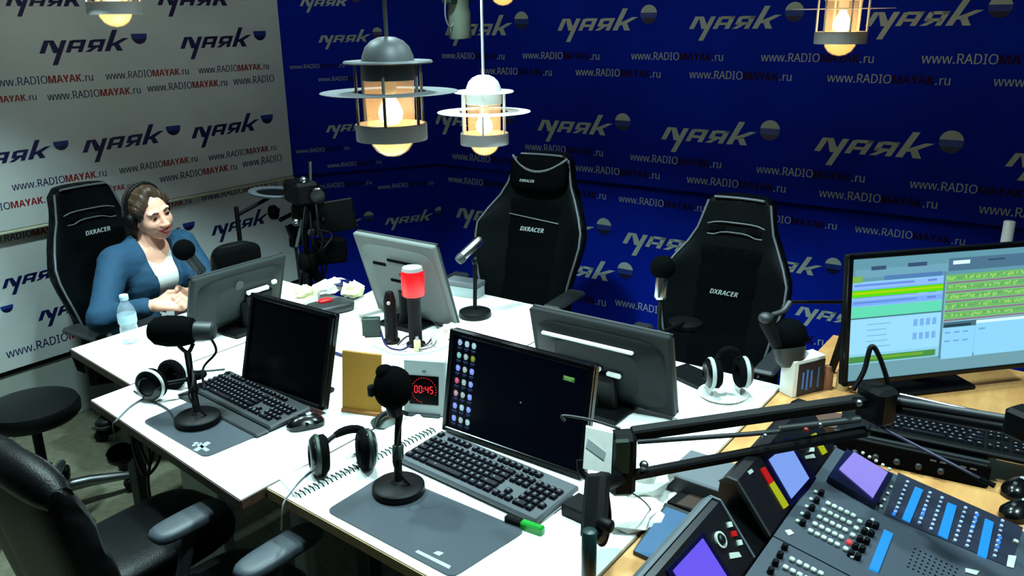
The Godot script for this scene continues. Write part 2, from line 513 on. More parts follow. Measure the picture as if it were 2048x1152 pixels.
# ------------------------------------------------------------------ print on the panels
var url_mesh := []
var url_x := []
var url_w := 1.0
var logo_mesh := []
func make_print_meshes() -> void:
	var f := SystemFont.new()
	f.font_names = PackedStringArray(["Droid Sans"])
	var fb := SystemFont.new()
	fb.font_names = PackedStringArray(["Droid Sans"])
	fb.font_weight = 700
	var x := 0.0
	for s in [["www.RADIO", f], ["MAYAK", fb], [".ru", f]]:
		var tm := TextMesh.new()
		tm.text = s[0]; tm.font = s[1]; tm.font_size = 32; tm.pixel_size = 0.01; tm.depth = 0.01; tm.curve_step = 2.0
		tm.horizontal_alignment = HORIZONTAL_ALIGNMENT_LEFT
		tm.vertical_alignment = VERTICAL_ALIGNMENT_BOTTOM
		var bb := tm.get_aabb()
		url_mesh.append(tm)
		url_x.append(x - bb.position.x)
		x += bb.size.x + 0.03
	url_w = x
	# the station's word mark: four slanted letters and a ball
	var L := G.new()
	var K := 1.8
	for poly in [
		[0, 0, .24, 0, .24, 1, 0, 1], [.18, 1, .42, 1, .80, .30, .80, 0, .62, 0], [.78, -.95, 1.02, -.95, 1.02, 1, .78, 1],
		[1.18, 0, 1.40, 0, 1.40, .95, 1.18, .95], [1.74, 0, 1.96, 0, 1.96, 1, 1.74, 1], [1.22, .78, 1.96, .78, 1.96, 1, 1.30, 1], [1.30, .30, 1.85, .30, 1.85, .50, 1.30, .50],
		[2.20, .78, 2.90, .78, 2.90, 1, 2.28, 1], [2.68, 0, 2.90, 0, 2.90, 1, 2.68, 1], [2.14, .36, 2.36, .36, 2.36, .95, 2.14, .95], [2.2, .32, 2.8, .32, 2.8, .52, 2.2, .52], [2.10, 0, 2.36, 0, 2.62, .36, 2.38, .36],
		[3.06, 0, 3.32, 0, 3.32, 1.75, 3.06, 1.75], [3.30, .42, 3.52, .42, 4.06, 1.05, 3.76, 1.05, 3.30, .62], [3.40, .52, 3.62, .62, 3.98, 0, 3.68, 0]]:
		var pv := PackedVector2Array()
		for k in range(0, poly.size(), 2):
			pv.append(Vector2((poly[k] + 0.30 * poly[k + 1]) * K, poly[k + 1]))
		L.prism(pv, 0.0, 0.02)
	var parts := [L.mesh()]
	for band in [[0.18, 1.0], [-0.42, 0.18], [-1.0, -0.42]]:
		var pv := PackedVector2Array()
		var a0 := asin(band[0]); var a1 := asin(band[1])
		for k in 9:
			var a := lerpf(a0, a1, k / 8.0)
			pv.append(Vector2(8.85 + 0.75 * cos(a), 1.25 + 0.75 * sin(a)))
		for k in 9:
			var a := lerpf(a1, a0, k / 8.0)
			pv.append(Vector2(8.85 - 0.75 * cos(a), 1.25 + 0.75 * sin(a)))
		var cl := PackedVector2Array()
		for p in pv:
			if cl.is_empty() or (cl[cl.size() - 1].distance_to(p) > 0.01 and cl[0].distance_to(p) > 0.01): cl.append(p)
		parts.append(G.new().prism(cl, 0.0, 0.02).mesh())
	logo_mesh = parts

func print_frame(side: String, px: Array, high: bool) -> Array:
	# wall frame: [start point, width, basis]
	var off := 0.0508 if high else 0.0148
	var a: Vector3; var b: Vector3; var yaw := 0.0
	if side == "left":
		a = on_z(px[0], px[1], ZW + off); b = on_z(px[2], px[3], ZW + off)
	elif side == "right":
		a = on_x(px[0], px[1], XW - off); b = on_x(px[2], px[3], XW - off); yaw = -PI / 2
	else:
		var d := (CHB - CHA).normalized()
		var n := Vector3(-d.z, 0, d.x)
		yaw = atan2(n.x, n.z)
		a = on_p(px[0], px[1], CHA + n * off, n); b = on_p(px[2], px[3], CHA + n * off, n)
	var w := Vector2(b.x - a.x, b.z - a.z).length()
	a.y = (a.y + b.y) * 0.5
	return [a, w, Basis(Vector3.UP, yaw)]
func logo(wall: Node, side: String, px: Array, high: bool) -> void:
	var fr := print_frame(side, px, high)
	var s: float = fr[1] / 9.6
	var a: Vector3 = fr[0]
	var x := Transform3D((fr[2] as Basis).scaled_local(Vector3(s, s, 0.05)), a)
	var ink: Material = M.navy if side == "left" else M.white_ink
	var o := put(wall, "word_mark", logo_mesh[0], ink, x)
	put(o, "emblem_cap", logo_mesh[1], M.white_wall if side == "left" else M.white_ink)
	put(o, "emblem_band", logo_mesh[2], M.ball_blue)
	put(o, "emblem_bowl", logo_mesh[3], M.ball_dark)
func url(wall: Node, side: String, px: Array, high: bool, n: int = 3) -> void:
	var fr := print_frame(side, px, high)
	var s: float = fr[1] / url_w
	if n == 1: s = fr[1] / 1.55
	var a: Vector3 = fr[0]
	var x := Transform3D((fr[2] as Basis).scaled_local(Vector3(s, s, 0.1)), a)
	var inks := [M.navy, M.red_ink, M.navy] if side == "left" else [M.white_ink, M.dark_red_ink, M.white_ink]
	var o := put(wall, "web_address", url_mesh[0], inks[0], x * Transform3D(Basis.IDENTITY, Vector3(url_x[0], 0, 0)))
	for k in range(1, n):
		put(o, "web_address_name" if k == 1 else "web_address_ending", url_mesh[k], inks[k], Transform3D(Basis.IDENTITY, Vector3(url_x[k] - url_x[0], 0, 0)))

func build_prints() -> void:
	make_print_meshes()
	var wl := get_node("wall_left"); var wr := get_node("wall_right"); var wc := get_node("wall_corner")
	for p in [[12, 18, 205, 8], [316, 18, 497, 5], [79, 109, 297, 98], [361, 99, 534, 90], [-70, 336, 141, 309], [165, 304, 364, 281], [383, 276, 548, 257]]:
		logo(wl, "left", p, true)
	for p in [[4, 575, 170, 540], [76, 638, 240, 600], [-140, 672, 30, 630], [230, 502, 392, 468], [423, 470, 562, 440]]:
		logo(wl, "left", p, false)
	for p in [[-20, 178, 190, 168], [213, 164, 380, 153], [398, 151, 540, 143], [-115, 215, 77, 208], [97, 206.5, 284, 191], [296, 188, 457, 176], [26, 386, 216, 356], [240, 349, 398, 329], [418, 322, 555, 307], [-90, 441, 112, 407], [130, 403, 268, 378], [321, 369, 476, 343]]:
		url(wl, "left", p, true)
	url(wl, "left", [468, 175, 541, 168], true, 1)
	url(wl, "left", [486, 337, 557, 329], true, 1)
	for p in [[-40, 497, 150, 461], [240, 438, 385, 410], [404, 407, 556, 376], [15, 722, 235, 655]]:
		url(wl, "left", p, false)
	for p in [[600, 18, 722, 6], [637, 90, 765, 78], [652, 268, 778, 254]]:
		logo(wc, "corner", p, true)
	for p in [[620, 470, 748, 440], [770, 455, 888, 432]]:
		logo(wc, "corner", p, false)
	for p in [[580, 141, 690, 137], [637, 166, 745, 161], [592, 305, 700, 306], [655, 335, 764, 333], [715, 133, 830, 128]]:
		url(wc, "corner", p, true)
	for p in [[623, 378, 745, 375], [756, 381, 868, 372]]:
		url(wc, "corner", p, false)
	for p in [[890, 73, 1057, 68], [1115, 62, 1313, 60], [1378, 58, 1605, 57], [1730, 53, 2020, 50], [870, 250, 1030, 258], [1075, 263, 1260, 272], [1322, 280, 1557, 294], [1628, 301, 1922, 324], [2010, 330, 2340, 360]]:
		logo(wr, "right", p, true)
	for p in [[912, 437, 1075, 457], [1045, 455, 1222, 482], [1245, 487, 1460, 518], [1480, 528, 1680, 560], [1080, 540, 1265, 569], [1590, 628, 1790, 668]]:
		logo(wr, "right", p, false)
	for p in [[884, 122, 1010, 122], [1045, 123, 1200, 123], [1262, 124, 1447, 127], [1521, 128, 1748, 132], [1841, 133, 2140, 138], [960, 153, 1105, 155], [1151, 156, 1322, 160], [1378, 162, 1584, 167], [1653, 169, 1901, 177], [1985, 178, 2290, 188], [1050, 303, 1207, 318], [1260, 324, 1443, 343], [1512, 350, 1730, 371], [1818, 380, 2080, 406], [905, 322, 1050, 337], [1151, 346, 1320, 364], [1373, 370, 1572, 391], [1637, 398, 1875, 424], [1956, 431, 2260, 465]]:
		url(wr, "right", p, true)
	for p in [[897, 368, 1030, 383], [1060, 385, 1213, 404], [1237, 407, 1410, 430], [1480, 440, 1674, 465], [1709, 468, 1930, 497], [1040, 586, 1213, 615], [1230, 618, 1420, 650], [1440, 655, 1655, 700]]:
		url(wr, "right", p, false)

# ------------------------------------------------------------------ pendant lamps
func pendant(px: Vector2, brim_px: float, label: String, body: Material) -> void:
	var d := FPX * 0.36 / brim_px
	var c := dep(px.x, px.y, d)                 # centre of the brim
	var t := thing("pendant_lamp", label, "pendant lamp", c, 0, "caged pendant lamps over the table")
	part(t, "cord", G.new().cyl(0.0055, 0.12, 2.795 - c.y, 10), body)
	part(t, "ceiling_cap", g_at(at(Vector3(0, 2.772 - c.y, 0))).lathe([Vector2(0.05, 0), Vector2(0.055, 0.01), Vector2(0.055, 0.028)], 20), body)
	part(t, "dome", G.new().lathe([Vector2(0.066, 0.028), Vector2(0.069, 0.030), Vector2(0.069, 0.072), Vector2(0.066, 0.09), Vector2(0.057, 0.112), Vector2(0.042, 0.127), Vector2(0.022, 0.136), Vector2(0, 0.138)], 32), body)
	var ring := G.new()
	ring.lathe([Vector2(0.070, 0.071), Vector2(0.113, 0.071), Vector2(0.116, 0.074), Vector2(0.113, 0.078), Vector2(0.070, 0.078)], 36)
	part(t, "top_ring", ring, body)
	var brim := G.new()
	brim.lathe([Vector2(0.096, -0.001), Vector2(0.179, -0.002), Vector2(0.180, -0.001), Vector2(0.179, 0.0), Vector2(0.096, 0.001), Vector2(0.0955, 0.0), Vector2(0.096, -0.001)], 48)
	part(t, "brim", brim, body)
	for k in 6:
		var a := TAU * k / 6 + 0.45
		part(t, "cage_rod", g_at(at(Vector3(cos(a) * 0.090, 0, sin(a) * 0.090))).cyl(0.004, -0.086, 0.073, 8), body)
	part(t, "band", G.new().lathe([Vector2(0.086, -0.125), Vector2(0.093, -0.125), Vector2(0.094, -0.122), Vector2(0.094, -0.083), Vector2(0.092, -0.081), Vector2(0.086, -0.081), Vector2(0.084, -0.085), Vector2(0.084, -0.121), Vector2(0.086, -0.125)], 36), M.lamp_band)
	part(t, "band_floor", G.new().lathe([Vector2(0.060, -0.113), Vector2(0.085, -0.113), Vector2(0.085, -0.110), Vector2(0.060, -0.110), Vector2(0.060, -0.113)], 32), body)
	part(t, "glass_shade", G.new().lathe([Vector2(0.002, -0.170), Vector2(0.024, -0.166), Vector2(0.043, -0.154), Vector2(0.055, -0.136), Vector2(0.060, -0.113), Vector2(0.062, -0.09), Vector2(0.065, 0.028)], 32), M.glass)
	part(t, "lower_bowl", G.new().lathe([Vector2(0.002, -0.167), Vector2(0.022, -0.163), Vector2(0.040, -0.151), Vector2(0.052, -0.134), Vector2(0.056, -0.118)], 28), M.frost)
	part(t, "socket", G.new().cyl(0.018, -0.005, 0.035, 16), M.lamp_white)
	var b := part(t, "bulb", G.new().lathe([Vector2(0, -0.088), Vector2(0.018, -0.083), Vector2(0.030, -0.070), Vector2(0.033, -0.054), Vector2(0.026, -0.034), Vector2(0.013, -0.012), Vector2(0.013, -0.004)], 20), glow(Color(1.0, 0.86, 0.58), 6.0))
	b.set_meta("label", "glowing warm bulb")
	var l := OmniLight3D.new()
	l.name = "bulb_light"
	l.light_color = Color(1.0, 0.80, 0.52)
	l.light_energy = 0.03
	l.omni_range = 7.0
	l.omni_attenuation = 2.0
	l.light_size = 0.03
	l.shadow_enabled = true
	l.position = Vector3(0, -0.055, 0)
	t.add_child(l)
func build_lamps() -> void:
	pendant(Vector2(779, 183), 276, "large grey caged pendant lamp, second one beside the white wall", M.lamp_body)
	pendant(Vector2(968, 223), 187, "bright white caged pendant lamp hanging low over the racing chair with headrest pillow", M.lamp_white)
	pendant(Vector2(1687, 17), 195, "white caged pendant lamp in front of the blue wall logo above the lit monitor", M.lamp_white)
	pendant(Vector2(220, -44), 200, "white caged pendant lamp cut off in front of the white wall", M.lamp_white)
	pendant(Vector2(1005, -63), 150, "farthest pendant lamp, only its glowing bowl showing by the blue corner", M.lamp_white)

# ------------------------------------------------------------------ desks
func plate(g: G, pts: Array, y0: float, y1: float) -> G:        # pts: Vector2(x, z), seen from above
	var pv := PackedVector2Array()
	for p in pts: pv.append(Vector2(p.x, -p.y))
	g.xf = Transform3D(Basis(Vector3.RIGHT, Vector3(0, 0, -1), Vector3.UP), Vector3.ZERO)
	g.prism(pv, y0, y1)
	g.xf = Transform3D.IDENTITY
	return g
func desk(label: String, pts: Array, top: Material, edge: Material, legs: Array, leg_m: Material, th: float = 0.026) -> Node3D:
	var c := Vector2.ZERO
	for p in pts: c += p
	c /= pts.size()
	var t := thing("desk", label, "desk", Vector3(c.x, 0, c.y))
	var loc := []
	for p in pts: loc.append(p - c)
	part(t, "tabletop", plate(G.new(), loc, TOP - th, TOP), top)
	for k in loc.size():
		var a: Vector2 = loc[k]; var b: Vector2 = loc[(k + 1) % loc.size()]
		var d := (b - a).normalized()
		var n := Vector2(-d.y, d.x)
		if n.dot((a + b) * 0.5) < 0: n = -n
		part(t, "edge_band", plate(G.new(), [a, b, b + n * 0.003, a + n * 0.003], TOP - th - 0.002, TOP - 0.003), edge)
	for l in legs:
		var p := Vector2(l[0], l[1]) - c
		part(t, "leg", G.new().box(Vector3(l[2], TOP - th, l[3]), Vector3(p.x, (TOP - th) * 0.5, p.y), 0.004), leg_m)
	return t
func build_desks() -> void:
	desk("white desk end where the woman in blue rests her hands", [Vector2(1.345, -2.92), Vector2(1.292, -2.453), Vector2(2.30, -2.453), Vector2(2.30, -2.92)], M.desk, M.edge,
		[[1.46, -2.82, 0.05, 0.05], [2.22, -2.82, 0.05, 0.05]], M.mid_grey)
	desk("white desk carrying the smaller black screen with its keyboard", [Vector2(1.156, -2.442), Vector2(1.058, -1.584), Vector2(2.66, -1.584), Vector2(2.66, -2.442)], M.desk, M.edge,
		[[1.37, -2.24, 0.04, 0.20], [2.56, -2.34, 0.05, 0.05], [2.56, -1.70, 0.05, 0.05], [1.32, -1.70, 0.04, 0.05]], M.light_grey)
	desk("white desk carrying the black screen with desktop icons", [Vector2(1.132, -1.575), Vector2(1.075, -0.726), Vector2(2.44, -0.726), Vector2(2.44, -1.575)], M.desk, M.edge_light,
		[[1.38, -1.5, 0.05, 0.05], [1.38, -0.80, 0.05, 0.05], [2.36, -1.5, 0.05, 0.05], [2.36, -0.80, 0.05, 0.05]], M.dark_grey)
	desk("pale wooden desk under the mixing console", [Vector2(0.90, -0.716), Vector2(0.90, 0.75), Vector2(2.98, 0.75), Vector2(2.98, -0.716)], M.wood, M.edge,
		[[1.0, 0.62, 0.05, 0.05], [2.88, -0.60, 0.05, 0.05], [2.88, 0.62, 0.05, 0.05], [1.0, -0.62, 0.05, 0.05]], M.dark_grey)

# ------------------------------------------------------------------ mixing console
func card(parent: Node, called: String, px: Array, p: Vector3, n: Vector3, thick: float, m: Material, lift: float = 0.0) -> MeshInstance3D:
	# slab whose upper face is outlined by four pixels on the plane (p, n)
	var v := []
	for k in 4: v.append(on_p(px[k * 2], px[k * 2 + 1], p, n) + n * lift)
	var g := G.new()
	slab_on(g, v, n, thick)
	return part(parent, called, g, m)
func slab_on(g: G, v: Array, n: Vector3, thick: float) -> void:
	var c := Vector3.ZERO
	for a in v: c += a
	c /= 4
	var nn: Vector3 = (v[1] - v[0]).cross(v[2] - v[0])
	if nn.dot(n) < 0: v = [v[3], v[2], v[1], v[0]]
	g.flat()
	var t := []
	for a in v: t.append(a + n * thick)
	g.q(t[0], t[1], t[2], t[3])
	for k in 4: g.q(v[k], v[(k + 1) % 4], t[(k + 1) % 4], t[k])
	g.q(v[3], v[2], v[1], v[0])
func profile_x(g: G, zy: Array, x0: float, x1: float) -> G:       # outline in z and y, swept along x
	var pv := PackedVector2Array()
	for p in zy: pv.append(p)
	g.xf = Transform3D(Basis(Vector3(0, 0, 1), Vector3.UP, Vector3(-1, 0, 0)), Vector3.ZERO)
	g.prism(pv, -x1, -x0)
	g.xf = Transform3D.IDENTITY
	return g
const PN := Vector3(0, 0.98058, 0.19612)          # normal of the console's sloping face
const PP := Vector3(1.7, 0.85, -0.42)
const FN := Vector3(0, 0.61343, 0.78975)          # normal of the upright display pods
const FP := Vector3(1.7, 0.955, -0.51)
func key_row(t: Node, called: String, a: Vector2, b: Vector2, n: int, mesh: Mesh, m: Material) -> void:
	for k in n:
		var q := a.lerp(b, float(k) / maxi(n - 1, 1))
		var p := on_p(q.x, q.y, PP, PN)
		put(t, called, mesh, m, Transform3D(Basis(Vector3.RIGHT, -atan2(-PN.z, PN.y)), p))
func build_mixer() -> void:
	var t := thing("mixing_console", "grey digital mixing console with lit blue strips and purple displays", "mixing console")
	var prof := [Vector2(-0.43, TOP), Vector2(-0.43, 0.852), Vector2(0.05, 0.756 + 0.0), Vector2(0.06, TOP)]
	part(t, "body", profile_x(G.new(), prof, 1.488, 1.932), M.mixer)
	part(t, "body", profile_x(G.new(), prof, 1.0, 1.484), M.mixer)
	var pod := [Vector2(-0.56, TOP), Vector2(-0.545, 0.945), Vector2(-0.53, 0.957), Vector2(-0.51, 0.955), Vector2(-0.434, 0.857), Vector2(-0.434, TOP)]
	part(t, "display_pod", profile_x(G.new(), pod, 1.476, 1.932), M.mixer_dark)
	part(t, "display_pod", profile_x(G.new(), pod, 1.0, 1.384), M.mixer_dark)
	part(t, "pod_edge", profile_x(G.new(), [Vector2(-0.547, 0.946), Vector2(-0.53, 0.961), Vector2(-0.508, 0.959), Vector2(-0.432, 0.859), Vector2(-0.438, 0.855), Vector2(-0.512, 0.95)], 1.384, 1.390), M.mixer_side)
	part(t, "pod_edge", profile_x(G.new(), [Vector2(-0.547, 0.946), Vector2(-0.53, 0.961), Vector2(-0.508, 0.959), Vector2(-0.432, 0.859), Vector2(-0.438, 0.855), Vector2(-0.512, 0.95)], 1.470, 1.478), M.dark_grey)
	part(t, "pod_lip", profile_x(G.new(), [Vector2(-0.548, 0.944), Vector2(-0.532, 0.960), Vector2(-0.524, 0.960), Vector2(-0.54, 0.940)], 1.0, 1.384), M.mixer_side)
	part(t, "gap_filler", profile_x(G.new(), [Vector2(-0.545, TOP), Vector2(-0.53, 0.90), Vector2(-0.44, 0.84), Vector2(-0.44, TOP)], 1.390, 1.470), M.black_matte)
	# pod displays
	var blue := glow(Color(0.52, 0.67, 1.0), 0.9); var violet := glow(Color(0.44, 0.36, 1.0), 0.9); var lilac := glow(Color(0.62, 0.58, 1.0), 0.9)
	var bezel := mat(Color(0.01, 0.012, 0.16), 0.3)
	card(t, "display_bezel", [1572, 874, 1634, 962, 1578, 1016, 1526, 918], FP, FN, 0.003, bezel)
	card(t, "pod_display", [1575, 888, 1615, 958, 1580, 998, 1535, 920], FP, FN, 0.005, blue).set_meta("label", "pale blue lit display")
	card(t, "display_bezel", [1404, 1064, 1470, 1168, 1400, 1250, 1330, 1142], FP, FN, 0.003, bezel)
	card(t, "pod_display", [1402, 1078, 1458, 1166, 1400, 1236, 1343, 1142], FP, FN, 0.005, violet).set_meta("label", "violet lit display")
	var yel := glow(Color(0.75, 0.80, 0.08), 0.75); var red := glow(Color(0.9, 0.08, 0.08), 0.6)
	card(t, "level_meter", [1520, 938, 1528, 934, 1546, 963, 1538, 969], FP, FN, 0.003, red)
	card(t, "level_meter", [1538, 969, 1546, 963, 1576, 1011, 1567, 1018], FP, FN, 0.003, yel)
	card(t, "level_meter", [1622, 870, 1630, 866, 1653, 905, 1645, 910], FP, FN, 0.003, yel)
	for k in [[1610, 880, true], [1616, 893, false], [1622, 900, false]]:
		card(t, "pod_key", [k[0] - 4, k[1] - 4, k[0] + 4, k[1] - 4, k[0] + 4, k[1] + 4, k[0] - 4, k[1] + 4], FP, FN, 0.004, red if k[2] else M.mixer_key)
	for k in [[1457, 1050, false], [1466, 1068, true], [1477, 1086, false]]:
		card(t, "pod_key", [k[0] - 5, k[1] - 5, k[0] + 3, k[1] - 6, k[0] + 6, k[1] + 4, k[0] - 2, k[1] + 6], FP, FN, 0.004, red if k[2] else M.mixer_key)
	for k in [[1440, 1080, 1.0], [1597, 890, 0.75]]:
		var p := on_p(k[0], k[1], FP, FN)
		var x := Transform3D(Basis(Vector3.RIGHT, atan2(FN.z, FN.y)), p)
		var s: float = k[2]
		var o := part(t, "dial", g_at(x).lathe([Vector2(0.012 * s, 0.0), Vector2(0.016 * s, 0.0), Vector2(0.016 * s, 0.004), Vector2(0.012 * s, 0.004), Vector2(0.012 * s, 0.0)], 20), M.mixer_key)
		part(o, "dial_knob", g_at(x).cyl(0.009 * s, 0.0, 0.008, 14, 0.001), M.mixer_dark)
	card(t, "pod_label", [1458, 1106, 1476, 1104, 1482, 1114, 1460, 1118], FP, FN, 0.002, M.mixer_key)
	card(t, "pod_label", [1610, 912, 1626, 908, 1630, 916, 1612, 918], FP, FN, 0.002, M.mixer_key)
	card(t, "pod_label", [1494, 944, 1502, 938, 1506, 944, 1498, 950], FP, FN, 0.002, M.light_grey)
	# tilted panel display
	card(t, "display_bezel", [1690, 908, 1782, 960, 1748, 1020, 1652, 964], PP, PN, 0.016, bezel)
	card(t, "panel_display", [1703, 917, 1770, 958, 1741, 1008, 1674, 950], PP, PN, 0.020, lilac).set_meta("label", "lilac lit display")
	# keys
	var km := G.new().box(Vector3(0.0105, 0.008, 0.0105), Vector3(0, 0.004, 0), 0.002).mesh()
	var ks := G.new().box(Vector3(0.008, 0.006, 0.007), Vector3(0, 0.003, 0), 0.0015).mesh()
	var kn := G.new().lathe([Vector2(0.0068, 0), Vector2(0.006, 0.012), Vector2(0.0045, 0.0135), Vector2(0, 0.0135)], 14).mesh()
	for r in 5:
		var f := r / 4.0
		key_row(t, "key", Vector2(1655, 1010).lerp(Vector2(1620, 1065), f), Vector2(1705, 1034).lerp(Vector2(1673, 1092), f), 5, km, M.mixer_key)
	for r in 5:
		var q := Vector2(1718, 1046).lerp(Vector2(1690, 1101), r / 4.0)
		key_row(t, "key", q, q, 1, km, M.mixer_red if r == 3 else M.mixer_key)
	key_row(t, "knob", Vector2(1641, 990), Vector2(1604, 1050), 5, kn, M.black)
	key_row(t, "key", Vector2(1630, 986), Vector2(1594, 1044), 5, ks, M.mixer_key)
	key_row(t, "knob", Vector2(1750, 1056), Vector2(1714, 1118), 5, kn, M.black)
	key_row(t, "knob", Vector2(1736, 1052), Vector2(1700, 1112), 5, kn, M.black)
	key_row(t, "key", Vector2(1744, 1042), Vector2(1703, 1116), 5, ks, M.mixer_key)
	key_row(t, "key", Vector2(1781, 976), Vector2(1761, 1015), 4, ks, M.mixer_key)
	key_row(t, "key", Vector2(1725, 908), Vector2(1778, 940), 5, ks, M.mixer_key)
	key_row(t, "key", Vector2(1583, 1122), Vector2(1640, 1150), 5, km, M.mixer_key)
	key_row(t, "key", Vector2(1570, 1138), Vector2(1612, 1160), 4, km, M.mixer_key)
	key_row(t, "knob", Vector2(1568, 1098), Vector2(1540, 1146), 4, kn, M.black)
	card(t, "panel_label", [1569, 1062, 1580, 1060, 1588, 1068, 1577, 1072], PP, PN, 0.002, M.mixer_key)
	# fader bay with lit strips
	card(t, "strip_bay", [1796, 946, 2046, 1056, 2020, 1136, 1768, 1030], PP, PN, 0.0015, mat(Color(0.12, 0.14, 0.20), 0.4))
	var cyan := glow(Color(0.12, 0.62, 1.0), 1.05)
	for s in [[1829, 976, 1845, 983, 1819, 1047, 1803, 1039], [1894, 1008, 1912, 1015, 1894, 1080, 1875, 1071], [1969, 1040, 1986, 1048, 1972, 1118, 1954, 1110], [1767, 1062, 1785, 1071, 1756, 1146, 1737, 1138]]:
		card(t, "lit_strip", s, PP, PN, 0.005, cyan).set_meta("label", "cyan lit strip")
	var pale := mat(Color(0.60, 0.66, 0.78), 0.5)
	for s in [[1814, 966, 1790, 1026, 8], [1859, 988, 1838, 1048, 8], [1883, 998, 1861, 1060, 8], [1930, 1018, 1909, 1083, 8], [1952, 1029, 1933, 1094, 8], [2004, 1044, 1988, 1114, 8]]:
		key_row(t, "key", Vector2(s[0], s[1]), Vector2(s[2], s[3]), s[4], ks, pale)
	var lit := glow(Color(0.2, 0.55, 1.0), 0.9)
	key_row(t, "lit_key", Vector2(1790, 1024), Vector2(1787, 1030), 2, ks, lit)
	key_row(t, "lit_key", Vector2(1848, 1020), Vector2(1844, 1032), 3, ks, lit)
	key_row(t, "lit_key", Vector2(1954, 1032), Vector2(1942, 1064), 4, ks, lit)
	key_row(t, "lit_key", Vector2(1999, 1078), Vector2(1994, 1096), 3, ks, lit)
	key_row(t, "key", Vector2(2030, 1086), Vector2(2030, 1086), 1, km, M.mixer_key)
	card(t, "panel_label", [2016, 1112, 2032, 1114, 2026, 1138, 2012, 1134], PP, PN, 0.003, M.mixer_key)
	card(t, "panel_label", [1930, 1138, 1958, 1144, 1952, 1152, 1930, 1146], PP, PN, 0.003, M.mixer_key)
	var gr := G.new().cyl(0.0022, 0, 0.0008, 8).mesh()
	for r in 6:
		var f := r / 5.0
		key_row(t, "grille_hole", Vector2(1830, 1098).lerp(Vector2(1816, 1134), f), Vector2(1914, 1138).lerp(Vector2(1898, 1172), f), 9, gr, M.black_matte)

# ------------------------------------------------------------------ screens, keyboards
func monitor(label: String, group: String, base: Vector3, yaw: float, w: float, h: float, tilt: float, scr: Material, shell: Material, style: String) -> Node3D:
	var t := thing("monitor", label, "monitor", Vector3(base.x, TOP, base.z), yaw, group)
	var x := Transform3D(Basis(Vector3.RIGHT, deg_to_rad(-tilt)), Vector3(0, base.y - TOP, 0))
	var bz := 0.014
	var g := g_at(x)
	g.box(Vector3(w, h, 0.022), Vector3(0, h / 2, -0.016), 0.004)
	part(t, "casing", g, shell)
	g = g_at(x)
	# swelling of the back
	var rings := []
	for r in [[0.47, -0.026], [0.45, -0.034], [0.34, -0.046], [0.30, -0.052]]:
		var ring := []
		for k in 20:
			var a := TAU * k / 20
			var cx := signf(cos(a)) * pow(absf(cos(a)), 0.35); var cy := signf(sin(a)) * pow(absf(sin(a)), 0.35)
			ring.append(Vector3(-cx * w * r[0], h * 0.48 + cy * h * r[0] * 0.92, r[1]))
		rings.append(ring)
	g.loft(rings)
	part(t, "back_cover", g, shell)
	g = g_at(x)
	for s in [[0.0, bz / 2, w, bz], [0.0, h - bz / 2, w, bz], [-w / 2 + bz / 2, h / 2, bz, h], [w / 2 - bz / 2, h / 2, bz, h]]:
		g.box(Vector3(s[2], s[3], 0.010), Vector3(s[0], s[1], 0.0), 0.002)
	part(t, "bezel", g, M.black_gloss if style == "front" else M.dark_grey)
	g = g_at(x)
	g.quv(Vector3(-w / 2 + bz, bz, -0.002), Vector3(w / 2 - bz, bz, -0.002), Vector3(w / 2 - bz, h - bz, -0.002), Vector3(-w / 2 + bz, h - bz, -0.002))
	part(t, "screen", g, scr)
	var up := base.y - TOP
	if style == "slots":
		for s in [[0.12, 0.80, 0.36], [0.16, 0.64, 0.22], [-0.18, 0.73, 0.16], [0.05, 0.55, 0.28]]:
			part(t, "vent_slot", g_at(x).box(Vector3(w * s[2], 0.012, 0.004), Vector3(-w * s[0], h * s[1], -0.0535), 0.001), M.black_matte)
	if style == "bars":
		part(t, "highlight_bar", g_at(x).box(Vector3(w * 0.66, 0.010, 0.012), Vector3(0.02, h * 0.80, -0.056), 0.003), M.white)  # white bar paints a long highlight on the back cover
		part(t, "highlight_strip", g_at(x).box(Vector3(w * 0.34, 0.014, 0.014), Vector3(w * 0.12, h * 0.50, -0.060), 0.004), M.white)  # white strips here paint the shorter highlights
		part(t, "highlight_strip", g_at(x).box(Vector3(w * 0.10, 0.014, 0.014), Vector3(-w * 0.14, h * 0.47, -0.060), 0.004), M.white)
		part(t, "hinge_block", g_at(x).box(Vector3(w * 0.30, h * 0.40, 0.03), Vector3(0.0, h * 0.24, -0.066), 0.008), M.black)
	if style == "rear":
		part(t, "highlight_strip", g_at(x).box(Vector3(0.10, 0.016, 0.016), Vector3(-0.05, h * 0.62, -0.062), 0.004), M.white)  # white strips paint the highlights on this back
		part(t, "highlight_strip", g_at(x).box(Vector3(0.022, 0.016, 0.016), Vector3(-0.125, h * 0.68, -0.062), 0.004), M.white)
		part(t, "hinge_block", g_at(x).box(Vector3(0.12, h * 0.45, 0.02), Vector3(-0.06, h * 0.36, -0.060), 0.006), M.black)
		part(t, "badge", g_at(x * at(Vector3(0.03, h * 0.78, -0.053), 0, -90)).cyl(0.018, 0, 0.002, 18), M.dark_grey)
	# stand
	g = G.new()
	g.tube([Vector3(0, 0.012, -0.09), Vector3(0, 0.05 + up * 0.5, -0.085), Vector3(0, up + h * 0.36, -0.05 - h * 0.36 * sin(deg_to_rad(tilt)))], [0.022, 0.02, 0.018], 10)
	part(t, "stand_neck", g, M.black)
	g = G.new()
	g.box(Vector3(w * 0.46, 0.014, 0.14), Vector3(0, 0.007, -0.075), 0.005)
	part(t, "stand_base", g, M.black)
	return t

